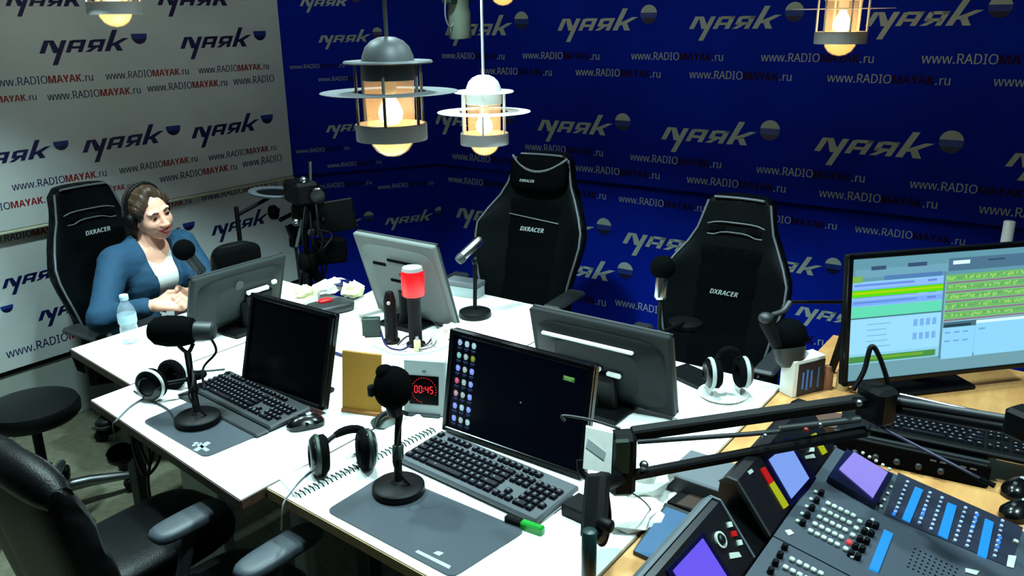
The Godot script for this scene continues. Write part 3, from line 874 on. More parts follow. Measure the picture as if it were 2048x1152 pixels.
func rect(img: Image, x: float, y: float, w: float, h: float, c: Color) -> void:
	img.fill_rect(Rect2i(int(x), int(y), maxi(int(w), 1), maxi(int(h), 1)), c)
func desktop_image() -> Image:
	var im := Image.create(480, 300, false, Image.FORMAT_RGB8)
	im.fill(Color(0.004, 0.012, 0.045))
	var rng := RandomNumberGenerator.new(); rng.seed = 4
	var cols := [Color(0.62, 0.80, 0.85), Color(0.45, 0.75, 0.75), Color(0.55, 0.68, 0.85), Color(0.50, 0.62, 0.95), Color(0.60, 0.72, 0.70)]
	for r in 7:
		for c in 3:
			var x := 16 + c * 27; var y := 12 + r * 41
			var cc: Color = cols[rng.randi() % 5]
			if r == 3 and c == 0: cc = Color(0.75, 0.35, 0.45)
			if r == 1 and c == 2: cc = Color(0.45, 0.55, 0.15)
			if r == 4 and c == 0: cc = Color(0.70, 0.58, 0.62)
			rect(im, x + 1, y, 11 + rng.randi() % 3, 19, cc)
			rect(im, x - 1, y + 4, 17, 10, cc)
			rect(im, x + 4, y + 4, 5, 6, cc.lightened(0.35))
			rect(im, x - 2, y + 24, 18, 4, Color(0.20, 0.26, 0.42))
			rect(im, x, y + 30, 12, 3, Color(0.12, 0.17, 0.32))
	rect(im, 398, 34, 38, 15, Color(0.22, 0.42, 0.20))
	rect(im, 401, 37, 32, 3, Color(0.55, 0.75, 0.42))
	rect(im, 404, 42, 24, 4, Color(0.40, 0.62, 0.35))
	rect(im, 262, 150, 5, 5, Color(0.45, 0.48, 0.55))
	return im
func playout_image() -> Image:
	var im := Image.create(640, 384, false, Image.FORMAT_RGB8)
	im.fill(Color(0.50, 0.76, 0.86))
	var rng := RandomNumberGenerator.new(); rng.seed = 9
	rect(im, 0, 0, 640, 72, Color(0.36, 0.56, 0.62))
	rect(im, 12, 34, 330, 26, Color(0.40, 0.60, 0.68))
	rect(im, 64, 26, 50, 12, Color(0.20, 0.30, 0.42)); rect(im, 188, 24, 66, 12, Color(0.20, 0.30, 0.42))
	rect(im, 0, 54, 36, 20, Color(0.45, 0.66, 0.30))
	rect(im, 110, 58, 200, 14, Color(0.30, 0.46, 0.66))
	rect(im, 330, 20, 310, 40, Color(0.28, 0.42, 0.52)); rect(im, 345, 28, 60, 12, Color(0.80, 0.92, 0.95)); rect(im, 470, 30, 60, 6, Color(0.20, 0.3, 0.4))
	for r in 6:
		rect(im, 4, 76 + r * 18, 312, 17, Color(0.52, 0.68, 0.92) if r % 2 == 0 else Color(0.44, 0.62, 0.90))
		rect(im, 10, 80 + r * 18, 90 + rng.randi() % 150, 6, Color(0.36, 0.52, 0.80))
		rect(im, 262, 80 + r * 18, 30, 6, Color(0.34, 0.48, 0.76))
	rect(im, 4, 98, 312, 22, Color(0.33, 0.80, 0.06))
	rect(im, 4, 104, 312, 7, Color(0.62, 0.78, 0.05))
	rect(im, 4, 150, 312, 34, Color(0.36, 0.80, 0.66))
	rect(im, 4, 184, 312, 4, Color(0.24, 0.42, 0.46))
	rect(im, 4, 190, 312, 110, Color(0.56, 0.80, 0.92))
	for k in 8: rect(im, 220 + (k % 4) * 22, 204 + (k / 4) * 44, 14, 22, Color(0.44, 0.64, 0.86))
	for k in 5: rect(im, 60, 206 + k * 18, 60 + rng.randi() % 60, 4, Color(0.46, 0.70, 0.84))
	rect(im, 4, 308, 300, 20, Color(0.26, 0.52, 0.26)); rect(im, 60, 312, 200, 8, Color(0.40, 0.62, 0.20))
	rect(im, 0, 332, 640, 52, Color(0.40, 0.58, 0.62))
	for r in 5:
		rect(im, 326, 72 + r * 30, 314, 22, Color(0.40, 0.68, 0.36))
		for k in 40: rect(im, 328 + k * 8, 76 + r * 30 + rng.randi() % 6, 6, 4 + rng.randi() % 8, Color(0.58, 0.78, 0.42) if rng.randf() < 0.6 else Color(0.36, 0.60, 0.40))
		rect(im, 326, 95 + r * 30, 314, 6, Color(0.50, 0.42, 0.44))
	rect(im, 326, 224, 314, 18, Color(0.26, 0.40, 0.46))
	rect(im, 326, 244, 112, 100, Color(0.52, 0.78, 0.92)); rect(im, 444, 232, 190, 110, Color(0.52, 0.78, 0.92))
	rect(im, 444, 226, 190, 10, Color(0.78, 0.90, 0.96)); rect(im, 330, 232, 96, 8, Color(0.12, 0.24, 0.28))
	for k in 6: rect(im, 334 + (k % 3) * 32, 256 + (k / 3) * 28, 20, 5, Color(0.40, 0.60, 0.80))
	rect(im, 456, 252, 22, 6, Color(0.40, 0.60, 0.80))
	rect(im, 316, 60, 8, 280, Color(0.34, 0.50, 0.58))
	return im

func keyboard(label: String, c: Vector3, yaw: float, w: float, d: float, body: Material, keym: Material, rest: float) -> Node3D:
	var t := thing("keyboard", label, "keyboard", c, yaw, "")
	var tl := 4.0
	var x := Transform3D(Basis(Vector3.RIGHT, deg_to_rad(tl)), Vector3(0, 0.004, 0))
	part(t, "case", g_at(x * at(Vector3(0, 0.012, 0))).box(Vector3(w, 0.016, d), Vector3.ZERO, 0.005), body)
	if rest > 0.0:
		part(t, "palm_rest", g_at(at(Vector3(0, 0.006, d / 2 + rest / 2))).box(Vector3(w, 0.010, rest), Vector3.ZERO, 0.004), body)
	var u := (w - 0.022) / 22.5
	var v := (d - 0.030) / 6.4
	var rows := [
		[1.0, -1.0, 1, 1, 1, 1, -0.5, 1, 1, 1, 1, -0.5, 1, 1, 1, 1, -0.25, 1, 1, 1],
		[1, 1, 1, 1, 1, 1, 1, 1, 1, 1, 1, 1, 1, 2, -0.25, 1, 1, 1, -0.25, 1, 1, 1, 1],
		[1.5, 1, 1, 1, 1, 1, 1, 1, 1, 1, 1, 1, 1, 1.5, -0.25, 1, 1, 1, -0.25, 1, 1, 1, 1],
		[1.75, 1, 1, 1, 1, 1, 1, 1, 1, 1, 1, 1, 2.25, -3.5, 1, 1, 1],
		[2.25, 1, 1, 1, 1, 1, 1, 1, 1, 1, 1, 2.75, -1.25, 1, -1.25, 1, 1, 1, 1],
		[1.25, 1.25, 1.25, 6.25, 1.25, 1.25, 1.25, 1.25, -0.25, 1, 1, 1, -0.25, 2, 1]]
	for r in 6:
		var px := -w / 2 + 0.011
		var pz := -d / 2 + 0.014 + (r + 0.5 + (0.35 if r > 0 else 0.0)) * v
		for k in rows[r]:
			var kw: float = k
			if kw > 0:
				var sz := Vector3(kw * u - 0.003, 0.009, v - 0.003)
				var id := "k%.4f_%.4f_%.4f" % [sz.x, sz.y, sz.z]
				if not mesh_cache.has(id):
					var g := G.new()
					var a := sz * 0.5; var b := Vector3(maxf(a.x - 0.0022, 0.002), a.y, a.z - 0.0025)
					var lo := [Vector3(-a.x, 0, a.z), Vector3(a.x, 0, a.z), Vector3(a.x, 0, -a.z), Vector3(-a.x, 0, -a.z)]
					var hi := [Vector3(-b.x, sz.y, b.z), Vector3(b.x, sz.y, b.z), Vector3(b.x, sz.y, -b.z), Vector3(-b.x, sz.y, -b.z)]
					g.flat()
					g.st.set_color(Color(0.006, 0.0075, 0.009))
					for e in 4: g.q(lo[e], lo[(e + 1) % 4], hi[(e + 1) % 4], hi[e])
					g.q(hi[0], hi[1], hi[2], hi[3])
					g.st.set_color(Color(0.13, 0.145, 0.15))
					var lx := minf(b.x * 0.5, 0.003); var ly := sz.y + 0.0003
					g.q(Vector3(-b.x * 0.6, ly, 0.001), Vector3(-b.x * 0.6 + lx * 2.0, ly, 0.001), Vector3(-b.x * 0.6 + lx * 2.0, ly, -0.0035), Vector3(-b.x * 0.6, ly, -0.0035))
					mesh_cache[id] = g.mesh()
				put(t, "key", mesh_cache[id], keym, x * at(Vector3(px + kw * u / 2, 0.019, pz)))
			px += absf(kw) * u
	return t
func quad_centre(px: Array, h: float) -> Vector3:
	var c := Vector3.ZERO
	for k in 4: c += on_y(px[k * 2], px[k * 2 + 1], h)
	return c / 4.0

func build_monitors() -> void:
	monitor("wide black monitor showing a dark desktop with rows of icons", "", Vector3(1.603, 0.757, -1.175), -91, 0.462, 0.292, 10, image_mat(desktop_image(), 1.0), M.black_gloss, "front")
	monitor("black monitor with a blank dark screen beside the headphones", "", Vector3(1.482, 0.768, -1.945), -90, 0.372, 0.288, 15, M.screen_off, M.black_gloss, "front")
	monitor("dark monitor seen from behind with white highlight bars on its back", "", Vector3(2.05, 0.768, -1.125), 90, 0.462, 0.268, 13, M.screen_off, M.mon_dark, "bars")
	monitor("dark grey monitor seen from behind, leaning back beside the red beacon", "", Vector3(2.28, 0.76, -2.085), 90, 0.40, 0.36, 18, M.screen_off, M.mon_light, "slots")
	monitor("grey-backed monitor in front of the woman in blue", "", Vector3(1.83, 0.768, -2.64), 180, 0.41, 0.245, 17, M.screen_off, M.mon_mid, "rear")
	monitor("large lit monitor showing green and pale blue lists", "", Vector3(2.632, 0.812, -0.318), -42.4, 0.64, 0.392, 6, image_mat(playout_image(), 1.25), M.black, "front")
	keyboard("black keyboard lying before the screen with icons", quad_centre([808, 920, 1075, 1060, 1160, 975, 870, 865], 0.762) + Vector3(0, -0.012, 0), -94.5, 0.465, 0.170, M.board, M.key, 0.0)
	keyboard("black keyboard with palm rest before the blank screen", quad_centre([408, 770, 556, 857, 620, 820, 455, 748], 0.762) + Vector3(-0.014, -0.012, 0), -95, 0.432, 0.145, M.dark_grey, M.key, 0.045)
	keyboard("black keyboard under the large lit monitor", on_y(1912, 872, 0.824) + Vector3(0.0, -0.0125, 0), -84, 0.40, 0.14, M.black, M.key, 0.0)

# ------------------------------------------------------------------ chairs
const BACK_Y := [0.40, 0.50, 0.60, 0.70, 0.78, 0.84, 0.88, 0.93, 0.99, 1.05, 1.10, 1.15, 1.175, 1.19]
const BACK_W := [0.190, 0.212, 0.235, 0.258, 0.276, 0.284, 0.278, 0.248, 0.205, 0.172, 0.157, 0.148, 0.138, 0.115]
func back_w(y: float) -> float:
	for k in range(BACK_Y.size() - 1):
		if y <= BACK_Y[k + 1]: return lerpf(BACK_W[k], BACK_W[k + 1], clampf((y - BACK_Y[k]) / (BACK_Y[k + 1] - BACK_Y[k]), 0, 1))
	return BACK_W[BACK_W.size() - 1]
func back_z(y: float) -> float:
	return -0.20 - (y - 0.40) * 0.28
func star_base(t: Node, h: float, m: Material, r: float = 0.30) -> void:
	part(t, "gas_column", G.new().lathe([Vector2(0, 0.07), Vector2(0.032, 0.07), Vector2(0.032, 0.22), Vector2(0.018, 0.23), Vector2(0.018, h)], 16), M.black)
	for k in 5:
		var a := TAU * k / 5 + 0.3
		var d := Vector3(cos(a), 0, sin(a))
		part(t, "base_leg", G.new().tube([Vector3(0, 0.11, 0), d * r * 0.5 + Vector3(0, 0.10, 0), d * r + Vector3(0, 0.072, 0)], [0.028, 0.024, 0.017], 8), m)
		part(t, "caster", g_at(Transform3D(Basis(d, Vector3(-d.z, 0, d.x), Vector3(0, -1, 0)).orthonormalized(), d * r + Vector3(0, 0.03, 0))).cyl(0.030, -0.022, 0.022, 14, 0.005), M.black)
func word(parent: Node, called: String, s: String, h: float, x: Transform3D, m: Material, slant: float = 0.25, weight: int = 700) -> MeshInstance3D:
	var f := SystemFont.new()
	f.font_names = PackedStringArray(["Droid Sans"]); f.font_weight = weight
	var tm := TextMesh.new()
	tm.text = s; tm.font = f; tm.font_size = 32; tm.pixel_size = h / 24.0; tm.depth = 0.002; tm.curve_step = 2.0
	var b := Basis(Vector3(1, 0, 0), Vector3(slant, 1, 0), Vector3(0, 0, 1))
	return put(parent, called, tm, m, x * Transform3D(b, Vector3.ZERO))
func racing_chair(label: String, p: Vector3, yaw: float, s: float, pillow: bool, holes: bool, word_y: float) -> Node3D:
	var t := thing("racing_chair", label, "chair", p, yaw, "black racing chairs around the table")
	t.scale = Vector3(s, s, s)
	# shell of the back: wings come forward at the sides
	var fr := func(u: float, v: float) -> Vector3:
		var y := lerpf(0.40, 1.19, v); var w := back_w(y); var e := (u * 2 - 1)
		var wing := 0.075 * smoothstep(0.40, 0.70, y) * (1.0 - smoothstep(0.86, 1.02, y)) + 0.02
		return Vector3(e * w, y, back_z(y) + 0.045 + wing * pow(absf(e), 2.5) - 0.018 * pow(absf(e), 12.0))
	var bk := func(u: float, v: float) -> Vector3:
		var y := lerpf(0.40, 1.19, v); var w := back_w(y); var e := (u * 2 - 1)
		var wing := 0.07 * smoothstep(0.40, 0.70, y) * (1.0 - smoothstep(0.86, 1.02, y))
		return Vector3(e * w, y, back_z(y) - 0.045 + (wing + 0.05) * pow(absf(e), 2.5))
	part(t, "backrest", G.new().slab(20, 26, fr, bk), M.chair_side)
	# centre cushion
	var cf := func(u: float, v: float) -> Vector3:
		var y := lerpf(0.42, 0.98, v); var e := (u * 2 - 1)
		var w := minf(0.150, back_w(y) * 0.72)
		return Vector3(e * w, y, back_z(y) + 0.068 - 0.016 * pow(absf(e), 4.0) - 0.004 * pow(absf(sin(v * PI * 4.0)), 12.0))
	var cb := func(u: float, v: float) -> Vector3:
		var y := lerpf(0.42, 0.98, v); var e := (u * 2 - 1)
		var w := minf(0.150, back_w(y) * 0.72)
		return Vector3(e * w, y, back_z(y) + 0.03)
	part(t, "back_cushion", G.new().slab(12, 24, cf, cb), M.chair_cloth)
	for sd in [-1.0, 1.0]:
		var path := []
		for k in 13:
			var y := lerpf(0.46, 1.17, k / 12.0)
			var e: float = 0.96 * sd
			var wing := 0.075 * smoothstep(0.40, 0.70, y) * (1.0 - smoothstep(0.86, 1.02, y)) + 0.02
			path.append(Vector3(e * back_w(y), y, back_z(y) + 0.047 + wing * pow(absf(e), 2.5) - 0.018 * pow(absf(e), 12.0)))
		part(t, "piping", G.new().tube(path, 0.0055, 6), M.grey)
	var tp := []
	for k in 9:
		var e := lerpf(-0.85, 0.85, k / 8.0)
		tp.append(Vector3(e * 0.128, 1.186, back_z(1.186) + 0.05 + 0.02 * e * e))
	part(t, "piping", G.new().tube(tp, 0.006, 6), M.grey)
	if holes:
		for sd in [-1.0, 1.0]:
			part(t, "strap_hole", g_at(at(Vector3(sd * 0.082, 1.055, back_z(1.055) + 0.052), 0, -16, sd * -12.0)).box(Vector3(0.066, 0.026, 0.006), Vector3.ZERO, 0.003), M.black_matte)
		var hp := []
		for k in 9:
			var e := lerpf(-1, 1, k / 8.0)
			hp.append(Vector3(e * 0.125, 1.085 - 0.014 * pow(e, 4.0), back_z(1.085) + 0.055))
		part(t, "seam_piping", G.new().tube(hp, 0.004, 6), M.grey)
		var hq := []
		for k in 9:
			var e := lerpf(-1, 1, k / 8.0)
			hq.append(Vector3(e * 0.12, 1.045 - 0.016 * smoothstep(0.4, 0.7, absf(e)), back_z(1.045) + 0.056))
		part(t, "seam_piping", G.new().tube(hq, 0.0035, 6), M.grey)
	if pillow:
		part(t, "headrest_pillow", g_at(at(Vector3(0, 1.10, back_z(1.10) + 0.062), 0, -14)).ball(Vector3.ZERO, Vector3(0.150, 0.085, 0.040), 24, 14, 0.6), M.chair_cloth)
		var pp := []
		for k in 11:
			var e := lerpf(-1, 1, k / 10.0)
			pp.append(Vector3(e * 0.142, 1.118 + 0.062 * e * e, back_z(1.118 + 0.062 * e * e) + 0.106 - 0.024 * e * e))
		part(t, "seam_piping", G.new().tube(pp, 0.0065, 6), M.grey)
		word(t, "small_badge", "DXRACER", 0.013, at(Vector3(-0.04, 1.075, back_z(1.075) + 0.104), 0, -16), M.light_grey)
		part(t, "pocket_seam", G.new().tube([Vector3(-0.13, 0.915, back_z(0.915) + 0.068), Vector3(0.0, 0.905, back_z(0.905) + 0.073), Vector3(0.13, 0.892, back_z(0.892) + 0.066)], 0.0035, 6), M.grey)
	word(t, "lettering", "DXRACER", 0.021, at(Vector3(0, word_y, back_z(word_y) + 0.071), 0, -16), M.light_grey)
	# seat
	var sf := func(u: float, v: float) -> Vector3:
		var e := u * 2 - 1; var z := lerpf(0.27, -0.24, v)
		return Vector3(e * 0.26, 0.475 + 0.035 * pow(absf(e), 4.0) - 0.02 * pow(absf(v * 2 - 1), 6.0), z)
	var sb := func(u: float, v: float) -> Vector3:
		var e := u * 2 - 1; var z := lerpf(0.26, -0.24, v)
		return Vector3(e * 0.24, 0.385, z)
	part(t, "seat", G.new().slab(14, 12, sf, sb), M.chair_cloth)
	for sd in [-1.0, 1.0]:
		var o := part(t, "armrest", G.new().tube([Vector3(sd * 0.22, 0.385, -0.02), Vector3(sd * 0.30, 0.40, -0.02), Vector3(sd * 0.30, 0.62, -0.02)], 0.02, 8), M.black)
		part(o, "arm_pad", g_at(at(Vector3(sd * 0.30, 0.635, 0.01))).box(Vector3(0.085, 0.026, 0.26), Vector3.ZERO, 0.01), M.dark_grey)
	star_base(t, 0.40, M.dark_grey)
	return t
func office_chair(label: String, p: Vector3, yaw: float, w: float, top: float, arm_h: float, arms: Array) -> Node3D:
	var t := thing("office_chair", label, "chair", p, yaw, "")
	var fr := func(u: float, v: float) -> Vector3:
		var e := u * 2 - 1; var y := lerpf(0.46, top, v)
		var ww := w * (1.0 - 0.10 * pow(absf(v * 2 - 1), 3.0))
		return Vector3(e * ww, y, -0.19 - (y - 0.46) * 0.17 + 0.05 - 0.035 * pow(absf(e), 5.0) + 0.02 * pow(absf(e), 2.0) - 0.03 * pow(v, 10.0) - 0.007 * pow(absf(sin(v * PI * 3.0 + 0.8)), 10.0))
	var bk := func(u: float, v: float) -> Vector3:
		var e := u * 2 - 1; var y := lerpf(0.46, top, v)
		var ww := w * (1.0 - 0.10 * pow(absf(v * 2 - 1), 3.0))
		return Vector3(e * ww, y, -0.19 - (y - 0.46) * 0.17 - 0.04 + 0.02 * pow(absf(e), 6.0) + 0.02 * pow(v, 10.0))
	part(t, "backrest", G.new().slab(16, 22, fr, bk), M.leather)
	var roll := []
	for k in 9:
		var e := lerpf(-1, 1, k / 8.0)
		roll.append(Vector3(e * w * 0.84, top - 0.012 - 0.012 * e * e, -0.185 - (top - 0.46) * 0.17))
	part(t, "head_roll", G.new().tube(roll, [0.026, 0.036, 0.04, 0.042, 0.042, 0.042, 0.04, 0.036, 0.026], 12), M.leather)
	for dz in [0.0, 0.03]:
		var sm := []
		for k in 9:
			var e := lerpf(-1, 1, k / 8.0)
			sm.append(Vector3(e * w * 0.87, top - 0.09 - dz * 1.4 - 0.02 * e * e, -0.19 - (top - 0.55) * 0.17 + 0.05 - 0.012 * pow(absf(e), 4.0)))
		part(t, "seam_piping", G.new().tube(sm, 0.007, 6), M.leather)
	part(t, "seat", g_at(at(Vector3(0, 0.44, 0.06))).ball(Vector3.ZERO, Vector3(w, 0.055, 0.25), 24, 10, 0.5), M.leather)
	for a in arms:
		# a: [x, z0, z1]
		var ap := part(t, "armrest", G.new().tube(curve([Vector3(a[0] * 0.8, 0.40, (a[1] + a[2]) * 0.5 - 0.10), Vector3(a[0], 0.44, (a[1] + a[2]) * 0.5 - 0.06), Vector3(a[0], arm_h - 0.03, (a[1] + a[2]) * 0.5)], 5), 0.018, 8), M.dark_grey)
		part(ap, "arm_pad", g_at(at(Vector3(a[0], arm_h, (a[1] + a[2]) * 0.5))).ball(Vector3.ZERO, Vector3(0.044, 0.018, absf(a[2] - a[1]) * 0.5), 20, 8, 0.6), M.arm_pad)
	star_base(t, 0.40, M.black, 0.2)
	return t
func build_chairs() -> void:
	racing_chair("black racing chair behind the woman in the blue jacket", Vector3(1.925, 0, -3.40), 3, 0.98, false, true, 0.985)
	racing_chair("black racing chair with a headrest pillow and grey piping", Vector3(2.98, 0, -2.19), -84, 1.04, true, false, 0.855)
	racing_chair("black racing chair with two strap holes and no pillow", Vector3(2.93, 0, -1.20), -88, 0.965, false, true, 0.80)
	office_chair("black leather office chair with grey arm pads at the desk edge", Vector3(0.90, 0, -1.64), 90, 0.175, 1.03, 0.64, [[0.13, 0.02, 0.23], [-0.165, 0.05, 0.30]])
	office_chair("plain black office chair standing beside the round stool", Vector3(0.985, 0, -2.06), 92, 0.165, 0.90, 0.60, [])
	# stool by the white wall
	var t := thing("stool", "round black padded stool by the white wall", "stool", Vector3(1.285, 0, -3.19))
	part(t, "seat", G.new().lathe([Vector2(0, 0.42), Vector2(0.155, 0.425), Vector2(0.168, 0.44), Vector2(0.170, 0.468), Vector2(0.162, 0.486), Vector2(0.13, 0.494), Vector2(0, 0.497)], 36), M.leather)
	star_base(t, 0.43, M.steel)

# ------------------------------------------------------------------ person
class Field:
	var lo: Vector3
	var c: float
	var nx: int
	var ny: int
	var nz: int
	var v: PackedFloat32Array
	func _init(a: Vector3, b: Vector3, cell: float) -> void:
		lo = a; c = cell
		nx = int(ceil((b.x - a.x) / c)) + 1; ny = int(ceil((b.y - a.y) / c)) + 1; nz = int(ceil((b.z - a.z) / c)) + 1
		v.resize(nx * ny * nz)
		v.fill(0.2)
	func cap(a: Vector3, b: Vector3, ra: float, rb: float, k: float = 0.03) -> void:
		var pad := maxf(ra, rb) + k + c * 3.0
		var mn := a.min(b) - Vector3.ONE * pad; var mx := a.max(b) + Vector3.ONE * pad
		var i0 := maxi(0, int((mn.x - lo.x) / c)); var i1 := mini(nx - 1, int((mx.x - lo.x) / c) + 1)
		var j0 := maxi(0, int((mn.y - lo.y) / c)); var j1 := mini(ny - 1, int((mx.y - lo.y) / c) + 1)
		var k0 := maxi(0, int((mn.z - lo.z) / c)); var k1 := mini(nz - 1, int((mx.z - lo.z) / c) + 1)
		var ba := b - a
		var bb := maxf(ba.length_squared(), 1e-9)
		for kk in range(k0, k1 + 1):
			for jj in range(j0, j1 + 1):
				var o := (kk * ny + jj) * nx
				for ii in range(i0, i1 + 1):
					var p := lo + Vector3(ii, jj, kk) * c
					var h := clampf((p - a).dot(ba) / bb, 0.0, 1.0)
					var d := (p - a - ba * h).length() - lerpf(ra, rb, h)
					var e := v[o + ii]
					var m := maxf(k - absf(d - e), 0.0) / k
					v[o + ii] = minf(d, e) - m * m * k * 0.25
	func ell(q: Vector3, r: Vector3, k: float = 0.02, cutaway: bool = false) -> void:
		var pad := k + c * 3.0
		var mn := q - r - Vector3.ONE * pad; var mx := q + r + Vector3.ONE * pad
		var i0 := maxi(0, int((mn.x - lo.x) / c)); var i1 := mini(nx - 1, int((mx.x - lo.x) / c) + 1)
		var j0 := maxi(0, int((mn.y - lo.y) / c)); var j1 := mini(ny - 1, int((mx.y - lo.y) / c) + 1)
		var k0 := maxi(0, int((mn.z - lo.z) / c)); var k1 := mini(nz - 1, int((mx.z - lo.z) / c) + 1)
		var rm := minf(r.x, minf(r.y, r.z))
		for kk in range(k0, k1 + 1):
			for jj in range(j0, j1 + 1):
				var o := (kk * ny + jj) * nx
				for ii in range(i0, i1 + 1):
					var p := (lo + Vector3(ii, jj, kk) * c - q) / r
					var d := (p.length() - 1.0) * rm
					var e := v[o + ii]
					if cutaway:
						var m2 := maxf(k - absf(-d - e), 0.0) / k
						v[o + ii] = maxf(-d, e) + m2 * m2 * k * 0.25
					else:
						var m := maxf(k - absf(d - e), 0.0) / k
						v[o + ii] = minf(d, e) - m * m * k * 0.25
	func each(f: Callable) -> void:       # f(point, value) -> value
		for kk in nz:
			for jj in ny:
				var o := (kk * ny + jj) * nx
				for ii in nx:
					if absf(v[o + ii]) < 0.15: v[o + ii] = f.call(lo + Vector3(ii, jj, kk) * c, v[o + ii])
	func nets(st: SurfaceTool, x: Transform3D) -> void:
		var id := PackedInt32Array(); id.resize(v.size()); id.fill(-1)
		var P := PackedVector3Array()
		var N := PackedVector3Array()
		var s0 := 1; var s1 := nx; var s2 := nx * ny
		for kk in nz - 1:
			for jj in ny - 1:
				for ii in nx - 1:
					var o := (kk * ny + jj) * nx + ii
					var neg := 0
					var w := [v[o], v[o + s0], v[o + s1], v[o + s0 + s1], v[o + s2], v[o + s0 + s2], v[o + s1 + s2], v[o + s0 + s1 + s2]]
					for q in 8: neg += 1 if w[q] < 0 else 0
					if neg == 0 or neg == 8: continue
					var sum := Vector3.ZERO
					var n := 0
					for q in 8:
						for b in 3:
							var q2: int = q | (1 << b)
							if q2 == q: continue
							if (w[q] < 0) == (w[q2] < 0): continue
							var t: float = w[q] / (w[q] - w[q2])
							var a := Vector3(q & 1, (q >> 1) & 1, (q >> 2) & 1)
							a[b] += t
							sum += a; n += 1
					id[o] = P.size()
					P.append(lo + (Vector3(ii, jj, kk) + sum / n) * c)
					N.append(Vector3(w[1] + w[3] + w[5] + w[7] - w[0] - w[2] - w[4] - w[6], w[2] + w[3] + w[6] + w[7] - w[0] - w[1] - w[4] - w[5], w[4] + w[5] + w[6] + w[7] - w[0] - w[1] - w[2] - w[3]).normalized())
		var st3 := [s0, s1, s2]
		for kk in range(1, nz - 1):
			for jj in range(1, ny - 1):
				for ii in range(1, nx - 1):
					var o := (kk * ny + jj) * nx + ii
					for b in 3:
						var a0 := v[o]; var a1 := v[o + st3[b]]
						if (a0 < 0) == (a1 < 0): continue
						var u: int = st3[(b + 1) % 3]; var w2: int = st3[(b + 2) % 3]
						var q := [id[o - u - w2], id[o - w2], id[o], id[o - u]]
						if q[0] < 0 or q[1] < 0 or q[2] < 0 or q[3] < 0: continue
						if a0 > 0: q.reverse()
						for r in [0, 2, 1, 0, 3, 2]:
							st.set_normal((x.basis * N[q[r]]).normalized())
							st.add_vertex(x * P[q[r]])

func skin_mesh(fields: Array) -> ArrayMesh:     # [[Field, Transform3D], ...]
	var st := SurfaceTool.new()
	st.begin(Mesh.PRIMITIVE_TRIANGLES)
	for f in fields: (f[0] as Field).nets(st, f[1])
	return st.commit()

func torso(f: Field, g: float, o: Vector3) -> void:     # g: how much larger than the body
	f.cap(Vector3(1.86, 0.575, -3.39) - o, Vector3(2.04, 0.575, -3.39) - o, 0.105 + g, 0.105 + g, 0.05)
	f.cap(Vector3(1.90, 0.65, -3.375) - o, Vector3(2.00, 0.65, -3.375) - o, 0.092 + g, 0.092 + g, 0.06)
	f.cap(Vector3(1.885, 0.78, -3.355) - o, Vector3(2.01, 0.78, -3.36) - o, 0.098 + g, 0.098 + g, 0.06)
	f.cap(Vector3(1.85, 0.875, -3.355) - o, Vector3(2.045, 0.88, -3.365) - o, 0.068 + g, 0.068 + g, 0.05)
	f.cap(Vector3(1.915, 0.80, -3.285) - o, Vector3(1.985, 0.80, -3.29) - o, 0.052 + g, 0.052 + g, 0.04)
const SHR := Vector3(1.775, 0.895, -3.345)
const SHL := Vector3(2.115, 0.900, -3.365)
const ELR := Vector3(1.605, 0.735, -3.18)
const ELL := Vector3(2.115, 0.695, -3.145)
const WRR := Vector3(1.735, 0.788, -3.005)
const WRL := Vector3(1.885, 0.800, -2.985)
func hand(f: Field, o: Vector3, wr: Vector3, dir: Vector3, up: Vector3, side: float) -> void:
	# palm and five fingers bent around the other hand
	var x := dir.cross(up).normalized() * side
	var palm := wr + dir * 0.075
	for k in 4:
		var kx := lerpf(-0.026, 0.026, k / 3.0)
		f.cap(wr + dir * 0.012 + x * kx * 0.5 - o, palm + x * kx - o, 0.016, 0.0125, 0.012)
		var ln: float = [0.058, 0.068, 0.064, 0.050][k]
		var a := palm + x * kx
		var b := a + (dir * 0.75 - up * 0.66).normalized() * ln * 0.45
		var c := b + (dir * 0.05 - up * 1.0).normalized() * ln * 0.32
		var d := c + (-dir * 0.6 - up * 0.75).normalized() * ln * 0.25
		f.cap(a - o, b - o, 0.0100, 0.0092, 0.004)
		f.cap(b - o, c - o, 0.0092, 0.0085, 0.004)
		f.cap(c - o, d - o, 0.0085, 0.0075, 0.004)
	var ta := wr + dir * 0.028 - x * 0.026
	var tb := ta + (dir * 0.7 - x * 0.55 + up * 0.25).normalized() * 0.036
	var tc := tb + (dir * 0.95 + x * 0.1 + up * 0.1).normalized() * 0.028
	f.cap(ta - o, tb - o, 0.0135, 0.0105, 0.008)
	f.cap(tb - o, tc - o, 0.0105, 0.0085, 0.004)

